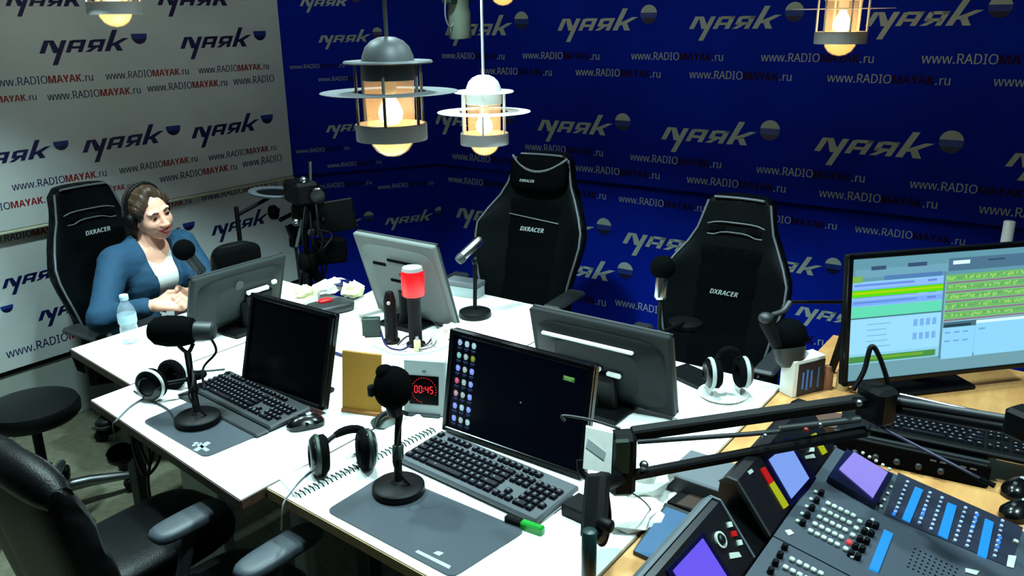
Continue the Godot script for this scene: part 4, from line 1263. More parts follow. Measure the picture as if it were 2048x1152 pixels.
func build_person() -> void:
	var o := Vector3(1.95, 0, -3.36)
	var t := thing("person", "woman in an open blue jacket over a white top, smiling with clasped hands", "person", o)
	var I := Transform3D.IDENTITY
	# head in its own frame: face towards +z
	var hx := Transform3D(Basis.from_euler(Vector3(deg_to_rad(6), deg_to_rad(4), deg_to_rad(13))), Vector3(1.957, 1.083, -3.325) - o)
	var H := Field.new(Vector3(-0.11, -0.17, -0.13), Vector3(0.11, 0.13, 0.14), 0.005)
	H.ell(Vector3(0, 0.025, -0.012), Vector3(0.072, 0.090, 0.090), 0.02)
	H.ell(Vector3(0, -0.030, 0.022), Vector3(0.060, 0.075, 0.066), 0.03)
	H.ell(Vector3(0, -0.084, 0.054), Vector3(0.028, 0.024, 0.026), 0.03)
	for s in [-1.0, 1.0]:
		H.ell(Vector3(s * 0.036, -0.030, 0.054), Vector3(0.024, 0.024, 0.024), 0.02)
		H.ell(Vector3(s * 0.031, 0.004, 0.088), Vector3(0.017, 0.011, 0.012), 0.014, true)
		H.ell(Vector3(s * 0.031, 0.003, 0.068), Vector3(0.0125, 0.0105, 0.011), 0.006)
		H.ell(Vector3(s * 0.030, 0.026, 0.072), Vector3(0.022, 0.008, 0.010), 0.012)
		H.ell(Vector3(s * 0.074, -0.010, -0.008), Vector3(0.010, 0.030, 0.018), 0.008)
		H.ell(Vector3(s * 0.010, -0.034, 0.094), Vector3(0.010, 0.007, 0.010), 0.008)
	H.cap(Vector3(0, 0.012, 0.078), Vector3(0, -0.030, 0.102), 0.007, 0.011, 0.012)
	H.ell(Vector3(0, -0.058, 0.076), Vector3(0.024, 0.016, 0.016), 0.012)
	H.ell(Vector3(0, -0.062, 0.094), Vector3(0.023, 0.0055, 0.012), 0.004, true)
	H.cap(Vector3(0, -0.06, -0.02), Vector3(0.012, -0.165, -0.045), 0.050, 0.047, 0.03)
	# body
	var B := Field.new(Vector3(1.55, 0.02, -3.56) - o, Vector3(2.30, 1.04, -2.84) - o, 0.0135)
	torso(B, -0.012, o)
	B.cap(Vector3(1.95, 0.86, -3.35) - o, Vector3(1.948, 0.985, -3.348) - o, 0.056, 0.048, 0.03)
	B.cap(Vector3(1.87, 0.905, -3.35) - o, Vector3(2.03, 0.908, -3.356) - o, 0.045, 0.045, 0.03)
	B.cap(SHR - o, ELR - o, 0.043, 0.036, 0.03); B.cap(ELR - o, WRR - o, 0.036, 0.025, 0.02)
	B.cap(SHL - o, ELL - o, 0.043, 0.036, 0.03); B.cap(ELL - o, WRL - o, 0.036, 0.025, 0.02)
	for s in [-1.0, 1.0]:
		var hip := Vector3(1.95 + s * 0.09, 0.57, -3.38); var knee := Vector3(1.95 + s * 0.11, 0.565, -2.97); var ank := Vector3(1.95 + s * 0.11, 0.10, -2.95)
		B.cap(hip - o, knee - o, 0.078, 0.055, 0.03); B.cap(knee - o, ank - o, 0.055, 0.036, 0.03)
		B.cap(ank - o + Vector3(0, -0.03, -0.02), ank - o + Vector3(0, -0.055, 0.09), 0.034, 0.024, 0.02)
	var A := Field.new(Vector3(1.66, 0.70, -3.08) - o, Vector3(1.96, 0.87, -2.84) - o, 0.0045)
	A.cap(WRR + (ELR - WRR) * 0.22 - o, WRR - o, 0.030, 0.024, 0.01); A.cap(WRL + (ELL - WRL) * 0.22 - o, WRL - o, 0.030, 0.024, 0.01)
	hand(A, o, WRR, Vector3(0.80, 0.04, 0.60).normalized(), Vector3(-0.1, 0.72, 0.69).normalized(), 1.0)
	hand(A, o, WRL, Vector3(-0.80, 0.06, 0.60).normalized(), Vector3(0.1, 0.66, 0.74).normalized(), -1.0)
	var body := put(t, "body", skin_mesh([[H, hx], [B, I], [A, I]]), M.skin)
	# face details
	for s in [-1.0, 1.0]:
		part(body, "eye", g_at(hx).ball(Vector3(s * 0.031, 0.003, 0.0795), Vector3(0.0115, 0.0058, 0.0035), 12, 8), M.eye)
		part(body, "eyebrow", g_at(hx).tube([Vector3(s * 0.014, 0.0235, 0.086), Vector3(s * 0.031, 0.028, 0.0835), Vector3(s * 0.049, 0.022, 0.071)], [0.0034, 0.0038, 0.0022], 6), M.brow)
	part(body, "teeth", g_at(hx).ball(Vector3(0, -0.0612, 0.0895), Vector3(0.0165, 0.0060, 0.0040), 14, 8), M.teeth)
	part(body, "upper_lip", g_at(hx).tube([Vector3(-0.030, -0.0505, 0.079), Vector3(-0.014, -0.0540, 0.091), Vector3(0, -0.0550, 0.0940), Vector3(0.014, -0.0540, 0.091), Vector3(0.030, -0.0505, 0.079)], [0.002, 0.0038, 0.004, 0.0038, 0.002], 8), M.lips)
	part(body, "lower_lip", g_at(hx).tube([Vector3(-0.030, -0.0515, 0.079), Vector3(-0.015, -0.068, 0.089), Vector3(0, -0.0725, 0.0915), Vector3(0.015, -0.068, 0.089), Vector3(0.030, -0.0515, 0.079)], [0.002, 0.004, 0.0046, 0.004, 0.002], 8), M.lips)
	# hair: parted, drawn back behind the ears and down the nape
	var R := Field.new(Vector3(-0.13, -0.20, -0.16), Vector3(0.13, 0.14, 0.13), 0.006)
	R.ell(Vector3(0, 0.030, -0.020), Vector3(0.084, 0.096, 0.098), 0.02)
	R.cap(Vector3(-0.055, 0.0, -0.05), Vector3(-0.060, -0.13, -0.055), 0.034, 0.026, 0.03)
	R.cap(Vector3(0.055, 0.0, -0.05), Vector3(0.062, -0.12, -0.060), 0.034, 0.024, 0.03)
	R.cap(Vector3(0, 0.0, -0.075), Vector3(0, -0.14, -0.075), 0.045, 0.04, 0.03)
	R.ell(Vector3(0, -0.034, 0.088), Vector3(0.070, 0.122, 0.100), 0.008, true)
	R.cap(Vector3(-0.012, 0.110, 0.035), Vector3(-0.072, 0.050, 0.028), 0.016, 0.018, 0.02)
	R.cap(Vector3(-0.004, 0.110, 0.035), Vector3(0.070, 0.045, 0.026), 0.016, 0.018, 0.02)
	var hn := FastNoiseLite.new(); hn.seed = 3; hn.frequency = 1.0; hn.fractal_octaves = 2
	R.each(func(p: Vector3, d: float) -> float:
		var a := atan2(p.x + 0.01, p.y + 0.03)
		return d + 0.0045 * hn.get_noise_2d(a * 9.0, p.z * 6.0) + 0.006 * exp(-pow((p.x + 0.008) / 0.006, 2.0)) * clampf((p.y - 0.04) * 30.0, 0, 1) * clampf(p.z * 30.0 + 1.0, 0, 1))
	put(t, "hair", skin_mesh([[R, hx]]), M.hair)
	# clothes
	var T := Field.new(Vector3(1.70, 0.46, -3.56) - o, Vector3(2.20, 1.0, -3.18) - o, 0.012)
	torso(T, 0.0, o)
	T.cap(Vector3(1.80, 0.895, -3.35) - o, Vector3(2.09, 0.9, -3.36) - o, 0.048, 0.048, 0.03)
	T.each(func(p: Vector3, d: float) -> float:
		var q := p + o
		var cut := 0.075 - Vector3((q.x - 1.948) * 0.95, (q.y - 0.985) * 0.62, (q.z + 3.285) * 0.5).length()
		return maxf(d, cut))
	put(t, "top", skin_mesh([[T, I]]), M.shirt)
	var nz := FastNoiseLite.new(); nz.seed = 12; nz.frequency = 1.0
	var J := Field.new(Vector3(1.52, 0.44, -3.58) - o, Vector3(2.28, 1.04, -2.96) - o, 0.011)
	torso(J, 0.017, o)
	J.cap(Vector3(1.80, 0.905, -3.35) - o, Vector3(2.09, 0.91, -3.36) - o, 0.056, 0.056, 0.04)
	J.cap(Vector3(1.90, 0.955, -3.37) - o, Vector3(1.99, 0.955, -3.375) - o, 0.042, 0.042, 0.03)
	J.cap(SHR - o, ELR - o, 0.064, 0.054, 0.04); J.cap(ELR - o, ELR.lerp(WRR, 0.80) - o, 0.054, 0.041, 0.03)
	J.cap(SHL - o, ELL - o, 0.064, 0.054, 0.04); J.cap(ELL - o, ELL.lerp(WRL, 0.84) - o, 0.054, 0.041, 0.03)
	J.each(func(p: Vector3, d: float) -> float:
		var q := p + o
		var w := lerpf(0.030, 0.066, clampf((q.y - 0.58) / 0.36, 0, 1))
		var cut := minf(w - absf(q.x - 1.948 - (q.y - 0.8) * 0.04), q.z + 3.345)
		if q.y < 0.50: cut = -1.0
		var neck := 0.062 - Vector2(q.x - 1.948, q.z + 3.345).length() if q.y > 0.90 else -1.0
		var crease := 0.0035 * nz.get_noise_3dv(q * Vector3(14.0, 22.0, 14.0))
		return maxf(d + crease, maxf(cut, neck)))
	var jk := put(t, "jacket", skin_mesh([[J, I]]), M.jacket)
	for s in [-1.0, 1.0]:
		# turned-back lapels
		var fr := func(u: float, v: float) -> Vector3:
			var y := lerpf(0.66, 0.945, v)
			var w := 0.006 + 0.050 * sin(clampf(v * 1.15, 0, 1) * PI * 0.62)
			return Vector3(1.948 + s * (lerpf(0.034, 0.068, v) + u * w), y, -3.232 - 0.10 * pow(v, 2.2) - u * u * 0.030 - (0.008 if s > 0 else 0.0)) - o
		var bk := func(u: float, v: float) -> Vector3:
			return (fr.call(u, v) as Vector3) - Vector3(0, 0, 0.007)
		part(jk, "lapel", G.new().slab(6, 12, fr, bk), M.jacket)
	var cuff := g_at(along(ELL.lerp(WRL, 0.82) - o, ELL.lerp(WRL, 0.97) - o))
	part(t, "wristband", cuff.lathe([Vector2(0.040, 0.0), Vector2(0.042, 0.003), Vector2(0.040, 0.036), Vector2(0.036, 0.038)], 18), M.black)
	var L := Field.new(Vector3(1.70, 0.05, -3.56) - o, Vector3(2.22, 0.66, -2.84) - o, 0.0135)
	L.cap(Vector3(1.86, 0.575, -3.39) - o, Vector3(2.04, 0.575, -3.39) - o, 0.108, 0.108, 0.05)
	for s in [-1.0, 1.0]:
		var hip := Vector3(1.95 + s * 0.09, 0.57, -3.38); var knee := Vector3(1.95 + s * 0.11, 0.565, -2.97); var ank := Vector3(1.95 + s * 0.11, 0.12, -2.95)
		L.cap(hip - o, knee - o, 0.09, 0.067, 0.03); L.cap(knee - o, ank - o, 0.067, 0.050, 0.03)
	put(t, "trousers", skin_mesh([[L, I]]), M.trousers)
	# studio headphones she wears
	var hp := thing("headphones", "black headphones worn by the woman in blue", "headphones", o + hx.origin)
	hp.basis = hx.basis
	var arc := []
	for k in 13:
		var a := lerpf(-0.12, PI + 0.12, k / 12.0)
		arc.append(Vector3(cos(a) * 0.090, 0.020 + sin(a) * 0.108, -0.022))
	part(hp, "headband", G.new().tube(arc, 0.009, 8), M.black)
	for s in [-1.0, 1.0]:
		var cx := Transform3D(Basis(Vector3(0, 0, 1), Vector3(s, 0, 0), Vector3(0, s, 0)), Vector3(s * 0.074, -0.006, -0.020))
		var cup := part(hp, "ear_cup", g_at(cx).lathe([Vector2(0.030, 0.0), Vector2(0.036, 0.006), Vector2(0.036, 0.016), Vector2(0.028, 0.026), Vector2(0, 0.028)], 20), M.black)
		part(cup, "ear_pad", g_at(cx).lathe([Vector2(0.018, 0.002), Vector2(0.030, -0.004), Vector2(0.037, 0.003), Vector2(0.034, 0.010)], 20), M.black_matte)

# ------------------------------------------------------------------ things on the desks
func headset(label: String, p1: Vector3, p2: Vector3, bulge: Vector3, r: float, ring: Material, shell: Material, group: String = "") -> Node3D:
	var c := (p1 + p2) * 0.5
	var t := thing("headphones", label, "headphones", c, 0, group)
	var a := (p1 - c); var b := (p2 - c)
	var ax := (a - b).normalized()
	for s in [1.0, -1.0]:
		var p: Vector3 = a if s > 0 else b
		var x := along(p, p + ax * s)
		var cup := part(t, "ear_cup", g_at(x).lathe([Vector2(r * 0.70, -0.004), Vector2(r * 0.96, 0.0), Vector2(r, 0.006), Vector2(r * 0.98, 0.016), Vector2(r * 0.80, 0.024), Vector2(r * 0.62, 0.026), Vector2(r * 0.55, 0.022), Vector2(0, 0.022)], 28), shell)
		part(cup, "ear_pad", g_at(x).lathe([Vector2(r * 0.45, -0.004), Vector2(r * 0.55, -0.016), Vector2(r * 0.85, -0.020), Vector2(r * 1.02, -0.012), Vector2(r, 0.0)], 28), M.black_matte)
		part(cup, "rim_ring", g_at(x).lathe([Vector2(r * 0.99, 0.001), Vector2(r * 1.06, 0.004), Vector2(r * 1.06, 0.011), Vector2(r * 0.99, 0.014)], 28), ring)
	var path := []
	for k in 15:
		var th := PI * k / 14.0
		path.append(c * 0 + (a - b) * 0.5 * cos(th) * 1.08 + bulge * sin(th))
	part(t, "headband", G.new().tube(path, 0.0065, 8), M.black)
	part(t, "headband_pad", G.new().tube(path.slice(4, 11), [0.008, 0.011, 0.012, 0.012, 0.012, 0.011, 0.008], 8), M.black_matte)
	return t
func cable(label: String, pts: Array, r: float, m: Material, group: String = "") -> void:
	solo("cable", label, "cable", G.new().tube(curve(pts, 6), r, 6), m, group)
func mouse(label: String, p: Vector3, yaw: float, m: Material) -> void:
	var t := thing("computer_mouse", label, "mouse", p, yaw)
	var fr := func(u: float, v: float) -> Vector3:
		var e := u * 2 - 1; var f := v * 2 - 1
		var w := 0.030 * pow(maxf(1.0 - pow(absf(f), 3.5), 0.0), 0.5) + 0.001
		return Vector3(e * w, 0.004 + 0.033 * (1.0 - 0.55 * e * e) * sqrt(maxf(1.0 - f * f * 0.96, 0.0)), -f * 0.055)
	var bk := func(u: float, v: float) -> Vector3:
		var q: Vector3 = fr.call(u, v)
		return Vector3(q.x, 0.0, q.z)
	part(t, "shell", G.new().slab(10, 14, fr, bk), m)
	part(t, "scroll_wheel", g_at(at(Vector3(0, 0.030, -0.026), 0, 0, 90)).cyl(0.008, -0.004, 0.004, 14), M.dark_grey)
	part(t, "logo_dot", g_at(at(Vector3(0, 0.0355, 0.010))).cyl(0.008, 0, 0.0012, 14), M.light_grey)
func mouse_mat(label: String, px: Array, emblem: Array) -> void:
	var v := []
	for k in 4: v.append(on_y(px[k * 2], px[k * 2 + 1], TOP + 0.002))
	var c := Vector3.ZERO
	for p in v: c += p
	c /= 4
	var t := thing("mouse_pad", label, "mouse pad", Vector3(c.x, TOP + 0.001, c.z))
	var pts := []
	for k in 4:
		var p: Vector3 = v[k]; var a: Vector3 = v[(k + 3) % 4]; var b: Vector3 = v[(k + 1) % 4]
		var rr := 0.022
		var p0 := p + (a - p).normalized() * rr; var p1 := p + (b - p).normalized() * rr
		for q in 5:
			var f := q / 4.0
			var w := p0.lerp(p, f).lerp(p.lerp(p1, f), f)
			pts.append(Vector2(w.x - c.x, w.z - c.z))
	part(t, "pad", plate(G.new(), pts, 0.0, 0.003), M.pad)
	if emblem.size() > 0:
		for s in emblem:
			var q := []
			for k in 4:
				var w := on_y(s[k * 2], s[k * 2 + 1], TOP + 0.004)
				q.append(w - Vector3(c.x, TOP + 0.001, c.z))
			var g := G.new()
			slab_on(g, q, Vector3.UP, 0.0004)
			part(t, "printed_mark", g, M.light_grey)
func desk_mic(label: String, base: Vector3, head: Vector3, style: String) -> Node3D:
	var t := thing("microphone", label, "microphone", base, 0, "")
	var h := head - base
	part(t, "base", G.new().lathe([Vector2(0, 0), Vector2(0.062, 0.0), Vector2(0.065, 0.004), Vector2(0.064, 0.018), Vector2(0.058, 0.023), Vector2(0.018, 0.026), Vector2(0.012, 0.032), Vector2(0, 0.032)], 36), M.black)
	var joint := Vector3(h.x, h.y - 0.055, h.z)
	part(t, "stem", G.new().tube([Vector3(0, 0.025, 0), Vector3(0, h.y * 0.5, 0) + Vector3(h.x, 0, h.z) * 0.4, joint], [0.011, 0.009, 0.008], 12), M.black)
	part(t, "stem_collar", g_at(along(Vector3(0, h.y * 0.40, 0) + Vector3(h.x, 0, h.z) * 0.32, joint)).cyl(0.014, -0.015, 0.02, 14, 0.002), M.dark_green if style != "plain" else M.black)
	var cb := curve([Vector3(0.02, 0.004, 0.035), Vector3(-0.028, 0.09, 0.018), Vector3(-0.006, h.y * 0.55, 0.012), joint + Vector3(0.012, -0.01, 0.0)], 6)
	part(t, "lead", G.new().tube(cb, 0.0028, 6), M.black)
	return t

func build_desk_things() -> void:
	# --- smaller-screen desk
	mouse_mat("grey mouse pad with a pale cross mark under a microphone base", [285, 843, 410, 915, 562, 852, 420, 786], [[386, 886, 394, 884, 420, 900, 412, 903], [386, 900, 394, 903, 422, 886, 414, 883], [384, 890, 404, 885, 404, 888, 384, 893]])
	var m := desk_mic("tabletop microphone with a wide black foam windshield on the cross-marked pad", Vector3(on_y(397, 846).x, TOP + 0.0045, on_y(397, 846).z), dep(368, 668, 2.44), "plain")
	var hd := dep(366, 662, 2.44) - m.position
	var fd := Vector3(0.62, -0.03, 0.78).normalized()
	part(m, "foam_windshield", g_at(along(hd - fd * 0.10, hd)).lathe([Vector2(0, -0.002), Vector2(0.024, 0.004), Vector2(0.040, 0.022), Vector2(0.046, 0.055), Vector2(0.045, 0.10), Vector2(0.038, 0.128), Vector2(0.028, 0.134), Vector2(0.0, 0.135)], 24), M.foam)
	part(m, "mic_body", g_at(along(hd + fd * 0.030, hd + fd)).lathe([Vector2(0, 0), Vector2(0.026, 0), Vector2(0.029, 0.01), Vector2(0.027, 0.055), Vector2(0.02, 0.062), Vector2(0, 0.063)], 20), M.dark_grey)
	part(m, "yoke", G.new().tube(curve([hd + Vector3(-0.02, -0.04, 0.0), hd + Vector3(0.0, -0.065, 0.01), hd + Vector3(0.02, -0.042, 0.012)], 5), 0.006, 8), M.black)
	part(m, "mic_cable", G.new().tube(curve([hd + fd * 0.07 + Vector3(0, -0.01, 0), hd + Vector3(0.06, -0.07, 0.06), hd + Vector3(0.03, -0.12, 0.03), Vector3(0.02, 0.10, 0.02)], 6), 0.004, 6), M.black)
	var b := on_y(318, 790)
	headset("black and white headphones near the edge beside the water bottle", b + Vector3(-0.03, 0.052, 0.02), b + Vector3(0.065, 0.045, -0.015), Vector3(0.08, 0.006, 0.09), 0.048, M.white, M.black_gloss)
	cable("thin grey headphone lead on the desk corner", [on_y(300, 790, TOP + 0.004), on_y(262, 812, TOP + 0.004), on_y(232, 842, TOP + 0.003), on_y(226, 852, TOP - 0.03), on_y(232, 880, TOP - 0.12)], 0.0025, M.grey)
	cable("black microphone lead crossing to the cross-marked pad", [on_y(268, 782, TOP + 0.004), on_y(300, 800, TOP + 0.004), on_y(335, 818, TOP + 0.005), on_y(352, 842, TOP + 0.008), on_y(362, 858, TOP + 0.008)], 0.003, M.dark_grey)
	cable("straight dark lead running to the headphones", [on_y(360, 742, TOP + 0.004), on_y(405, 742, TOP + 0.004), on_y(450, 738, TOP + 0.004)], 0.003, M.dark_grey)
	mouse("black computer mouse beside the palm-rest keyboard", on_y(612, 852), 60, M.black_gloss)
	# water bottle
	var bp := on_y(262, 684)
	var t := thing("water_bottle", "clear plastic water bottle near the woman in blue", "bottle", bp)
	part(t, "bottle_body", G.new().lathe([Vector2(0, 0.002), Vector2(0.026, 0.002), Vector2(0.031, 0.008), Vector2(0.031, 0.03), Vector2(0.029, 0.036), Vector2(0.031, 0.042), Vector2(0.031, 0.058), Vector2(0.028, 0.066), Vector2(0.031, 0.074), Vector2(0.032, 0.112), Vector2(0.026, 0.135), Vector2(0.014, 0.155), Vector2(0.013, 0.168)], 28, 70), M.bottle)
	part(t, "water", G.new().lathe([Vector2(0, 0.004), Vector2(0.028, 0.006), Vector2(0.028, 0.090), Vector2(0, 0.090)], 24), glass(Color(0.85, 0.95, 1.0), 0.10))
	part(t, "label_wrap", G.new().lathe([Vector2(0.0322, 0.078), Vector2(0.0326, 0.08), Vector2(0.0326, 0.108), Vector2(0.0322, 0.11)], 28), mat(Color(0.72, 0.84, 0.90), 0.5))
	part(t, "cap", G.new().cyl(0.0155, 0.162, 0.182, 20, 0.002), mat(Color(0.75, 0.85, 0.95), 0.4))
	# --- icon-screen desk
	mouse_mat("grey mouse pad with pale lettering and rounded corners under a round microphone base", [652, 1022, 905, 1156, 1052, 1062, 775, 946], [[830, 1104, 836, 1100, 902, 1132, 898, 1138], [866, 1106, 876, 1102, 888, 1106, 878, 1112]])
	m = desk_mic("tabletop microphone with a black foam ball beside the spiral notebook", Vector3(on_y(798, 986).x, TOP + 0.0045, on_y(798, 986).z), on_y(798, 986) + Vector3(0.03, 0.255, -0.015), "")
	hd = dep(786, 775, 2.0) - m.position
	part(m, "foam_ball", g_at(at(hd)).ball(Vector3.ZERO, Vector3(0.045, 0.052, 0.045), 24, 16, 0.9), M.foam)
	part(m, "foam_tip", g_at(at(hd + Vector3(-0.012, 0.042, -0.012))).ball(Vector3.ZERO, Vector3(0.022, 0.018, 0.022), 16, 10), M.foam)
	part(m, "mic_collar", g_at(at(hd + Vector3(0, -0.075, 0))).lathe([Vector2(0.012, 0), Vector2(0.017, 0.006), Vector2(0.022, 0.03), Vector2(0.02, 0.034)], 18), M.black)
	part(m, "side_clip", g_at(at(hd + Vector3(-0.042, 0.0, -0.03))).box(Vector3(0.018, 0.03, 0.016), Vector3.ZERO, 0.004), M.black)
	# notebook with a wire spiral
	var nb := thing("spiral_notebook", "white wire-bound notebook under the black headphones", "notebook", Vector3(0, TOP, 0) + Vector3(on_y(690, 920).x, 0, on_y(690, 920).z))
	var nv := [on_y(560, 962, TOP), on_y(590, 996, TOP), on_y(868, 862, TOP), on_y(838, 832, TOP)]
	var q := []
	for p in nv: q.append(p - nb.position)
	var g := G.new(); slab_on(g, q, Vector3.UP, 0.007); part(nb, "pages", g, M.paper)
	g = G.new()
	var q2 := []
	for p in q: q2.append(p + Vector3(0, 0.0072, 0))
	slab_on(g, q2, Vector3.UP, 0.0008); part(nb, "cover", g, M.white)
	var loop_ring := G.new().tube([Vector3(0.004, 0, 0.010), Vector3(0, 0.0105, 0.006), Vector3(-0.002, 0.0115, -0.002), Vector3(0, 0.009, -0.010)], 0.0016, 6).mesh()
	for k in 34:
		var w := (q[1] as Vector3).lerp(q[2], (k + 0.5) / 34.0)
		put(nb, "wire_loop", loop_ring, M.black, Transform3D(Basis(Vector3.UP, atan2((q[2] - q[1]).x, (q[2] - q[1]).z) - PI / 2), w))
	b = on_y(672, 945, TOP + 0.008)
	headset("black studio headphones lying on the spiral notebook", b + Vector3(-0.022, 0.052, -0.03), b + Vector3(0.075, 0.044, 0.035), Vector3(0.085, 0.012, -0.055), 0.050, M.dark_green, M.black_gloss)
	cable("thin headphone lead hanging over the notebook corner", [on_y(628, 938, TOP + 0.01), on_y(602, 960, TOP + 0.01), on_y(582, 985, TOP + 0.009), on_y(566, 1010, TOP + 0.012), on_y(562, 1060, TOP - 0.05)], 0.0025, M.grey)
	# cork tablet and desk clock
	var cp := on_y(728, 822)
	t = thing("note_board", "small mustard cork board standing beside the clock", "board", cp, -72)
	part(t, "cork_sheet", g_at(at(Vector3(0, 0.093, 0), 0, -8)).box(Vector3(0.126, 0.182, 0.010), Vector3.ZERO, 0.002), M.cork)
	part(t, "wooden_lip", g_at(at(Vector3(0, 0.006, 0.012))).box(Vector3(0.126, 0.011, 0.026), Vector3.ZERO, 0.002), M.kraft)
	part(t, "prop", G.new().tube([Vector3(0, 0.12, -0.02), Vector3(0, 0.004, -0.075)], 0.004, 6), M.kraft)
	cp = on_y(848, 832)
	t = thing("desk_clock", "grey desk clock with glowing red digits in a black window", "clock", cp, -66)
	var ck := at(Vector3(0, 0.0, 0), 0, -9)
	part(t, "housing", g_at(ck * at(Vector3(0, 0.084, -0.012))).box(Vector3(0.128, 0.168, 0.022), Vector3.ZERO, 0.004), M.light_grey)
	part(t, "window", g_at(ck * at(Vector3(0.0, 0.078, 0.0))).box(Vector3(0.088, 0.086, 0.003), Vector3.ZERO, 0.001), M.screen_off)
	var led := glow(Color(1.0, 0.06, 0.16), 0.9)
	seven(t, "00:45", ck * at(Vector3(0.0, 0.080, 0.002)), 0.020, led)
	for k in 30:
		var a := TAU * k / 30
		if k > 9 and k < 16: continue
		part(t, "second_dot", g_at(ck * at(Vector3(sin(a) * 0.037, 0.078 + cos(a) * 0.037, 0.0018), 0, 90)).cyl(0.0016, 0, 0.0008, 6), led)
	part(t, "foot", g_at(at(Vector3(0, 0.004, -0.02))).box(Vector3(0.10, 0.008, 0.06), Vector3.ZERO, 0.002), M.dark_grey)
	part(t, "sensor", g_at(ck * at(Vector3(0, 0.135, 0.0))).box(Vector3(0.012, 0.006, 0.002), Vector3.ZERO, 0.0005), M.grey)
	# clip holder in front of the clock
	t = thing("clip_stand", "small black clip stand in front of the cork board", "stand", on_y(772, 846))
	part(t, "foot_plate", G.new().lathe([Vector2(0, 0), Vector2(0.042, 0), Vector2(0.044, 0.006), Vector2(0.02, 0.016), Vector2(0, 0.018)], 20), M.dark_green)
	part(t, "clip", G.new().tube(curve([Vector3(-0.055, 0.012, 0.01), Vector3(-0.02, 0.03, 0.0), Vector3(0.03, 0.03, 0.01), Vector3(0.06, 0.012, 0.03)], 5), 0.007, 8), M.black)
	# green-ended stick under the keyboard's front edge
	var ga := on_y(1018, 1040, TOP + 0.008); var gb := on_y(1100, 1068, TOP + 0.008)
	t = thing("marker_pen", "flat black and green marker lying along the keyboard edge", "marker", ga)
	part(t, "barrel", g_at(along(Vector3.ZERO, gb - ga)).box(Vector3(0.022, 0.045, 0.016), Vector3(0, 0.012, 0), 0.004), M.black)
	part(t, "cap", g_at(along(Vector3.ZERO, gb - ga)).box(Vector3(0.024, 0.058, 0.020), Vector3(0, 0.062, 0), 0.004), M.green)
	# small black box with a yellow sticker beside the boom stand
	t = thing("adapter_box", "small dark adapter box with a yellow knob beside the boom stand", "box", on_y(1168, 1030), -95)
	part(t, "case", G.new().box(Vector3(0.085, 0.030, 0.07), Vector3(0, 0.015, 0), 0.004), M.black)
	part(t, "yellow_knob", g_at(at(Vector3(0.0, 0.03, -0.02))).cyl(0.009, 0, 0.012, 12, 0.002), mat(Color(0.85, 0.65, 0.12), 0.5))
	# --- middle of the table
	var rp := on_y(832, 690)
	t = thing("beacon_lamp", "red lit signal beacon on a dark tube", "lamp", rp)
	part(t, "tube", G.new().lathe([Vector2(0, 0), Vector2(0.034, 0), Vector2(0.034, 0.008), Vector2(0.024, 0.012), Vector2(0.023, 0.172), Vector2(0.030, 0.180), Vector2(0.030, 0.188), Vector2(0, 0.188)], 24), M.black)
	part(t, "red_dome", G.new().lathe([Vector2(0.038, 0.188), Vector2(0.040, 0.192), Vector2(0.041, 0.270), Vector2(0.038, 0.278), Vector2(0.0, 0.280)], 28), M.red_glass).set_meta("label", "glowing red dome")
	part(t, "top_cap", G.new().lathe([Vector2(0.037, 0.278), Vector2(0.034, 0.290), Vector2(0, 0.292)], 28), M.light_grey)
	var rl := OmniLight3D.new()
	rl.name = "red_light"; rl.light_color = Color(1.0, 0.05, 0.1); rl.light_energy = 0.02; rl.light_size = 0.04; rl.omni_range = 5.0; rl.omni_attenuation = 2.0; rl.shadow_enabled = true
	rl.position = Vector3(-0.055, 0.215, 0.03)
	t.add_child(rl)
	t = thing("speaker_post", "slim black desk post beside the red beacon", "post", on_y(784, 684))
	part(t, "shaft", G.new().lathe([Vector2(0, 0), Vector2(0.030, 0), Vector2(0.030, 0.01), Vector2(0.024, 0.016), Vector2(0.022, 0.16), Vector2(0.014, 0.19), Vector2(0, 0.195)], 20), M.black)
	part(t, "button", g_at(at(Vector3(-0.018, 0.155, 0.012))).ball(Vector3.ZERO, Vector3(0.007, 0.007, 0.007), 10, 8), M.light_grey)
	solo("small_box", "small dark green box beside the leaning monitor", "box", g_at(at(on_y(744, 672) + Vector3(0, 0.036, 0), -50)).box(Vector3(0.066, 0.072, 0.03), Vector3.ZERO, 0.003), M.dark_green)
	t = thing("connector", "white and yellow plug standing between the beacon and the clock", "plug", on_y(838, 694))
	part(t, "sleeve", g_at(at(Vector3(-0.03, 0, 0.02))).cyl(0.012, 0, 0.042, 14, 0.003), M.cream)
	part(t, "pin", g_at(at(Vector3(-0.03, 0, 0.02))).cyl(0.006, 0.04, 0.055, 10), M.steel)
	solo("paper_cup", "small white crumpled cup behind the clock", "cup", g_at(at(on_y(880, 690))).lathe([Vector2(0, 0), Vector2(0.026, 0.001), Vector2(0.034, 0.05), Vector2(0.032, 0.05), Vector2(0.024, 0.004)], 18), M.paper)
	solo("tissue", "crumpled pale tissue beside the white cup", "tissue", crumple(on_y(905, 672), Vector3(0.055, 0.028, 0.04), 3), M.paper)
	for k in 4:
		var s: Array = [[760, 655, 772, 690, 800, 700, 822, 690], [795, 690, 818, 672, 850, 690, 868, 668], [838, 700, 868, 690, 876, 660, 862, 625], [745, 690, 790, 708, 850, 706, 905, 690]][k]
		var cp2 := []
		for j in 4: cp2.append(on_y(s[j * 2], s[j * 2 + 1], TOP + 0.006 + 0.02 * (j % 2)))
		cable(["navy lead curling around the red beacon", "dark grey lead curling around the red beacon", "mid grey lead rising beside the red beacon", "pale grey lead running past the red beacon"][k], cp2, 0.0035, [M.navy, M.dark_grey, M.grey, M.light_grey][k], "tangled leads around the red beacon")
	solo("pen", "dark blue pen lying beside the cork board", "pen", g_at(along(on_y(664, 704, TOP + 0.006), on_y(696, 714, TOP + 0.006))).cyl(0.006, 0, 0.055, 10, 0.002), M.navy)
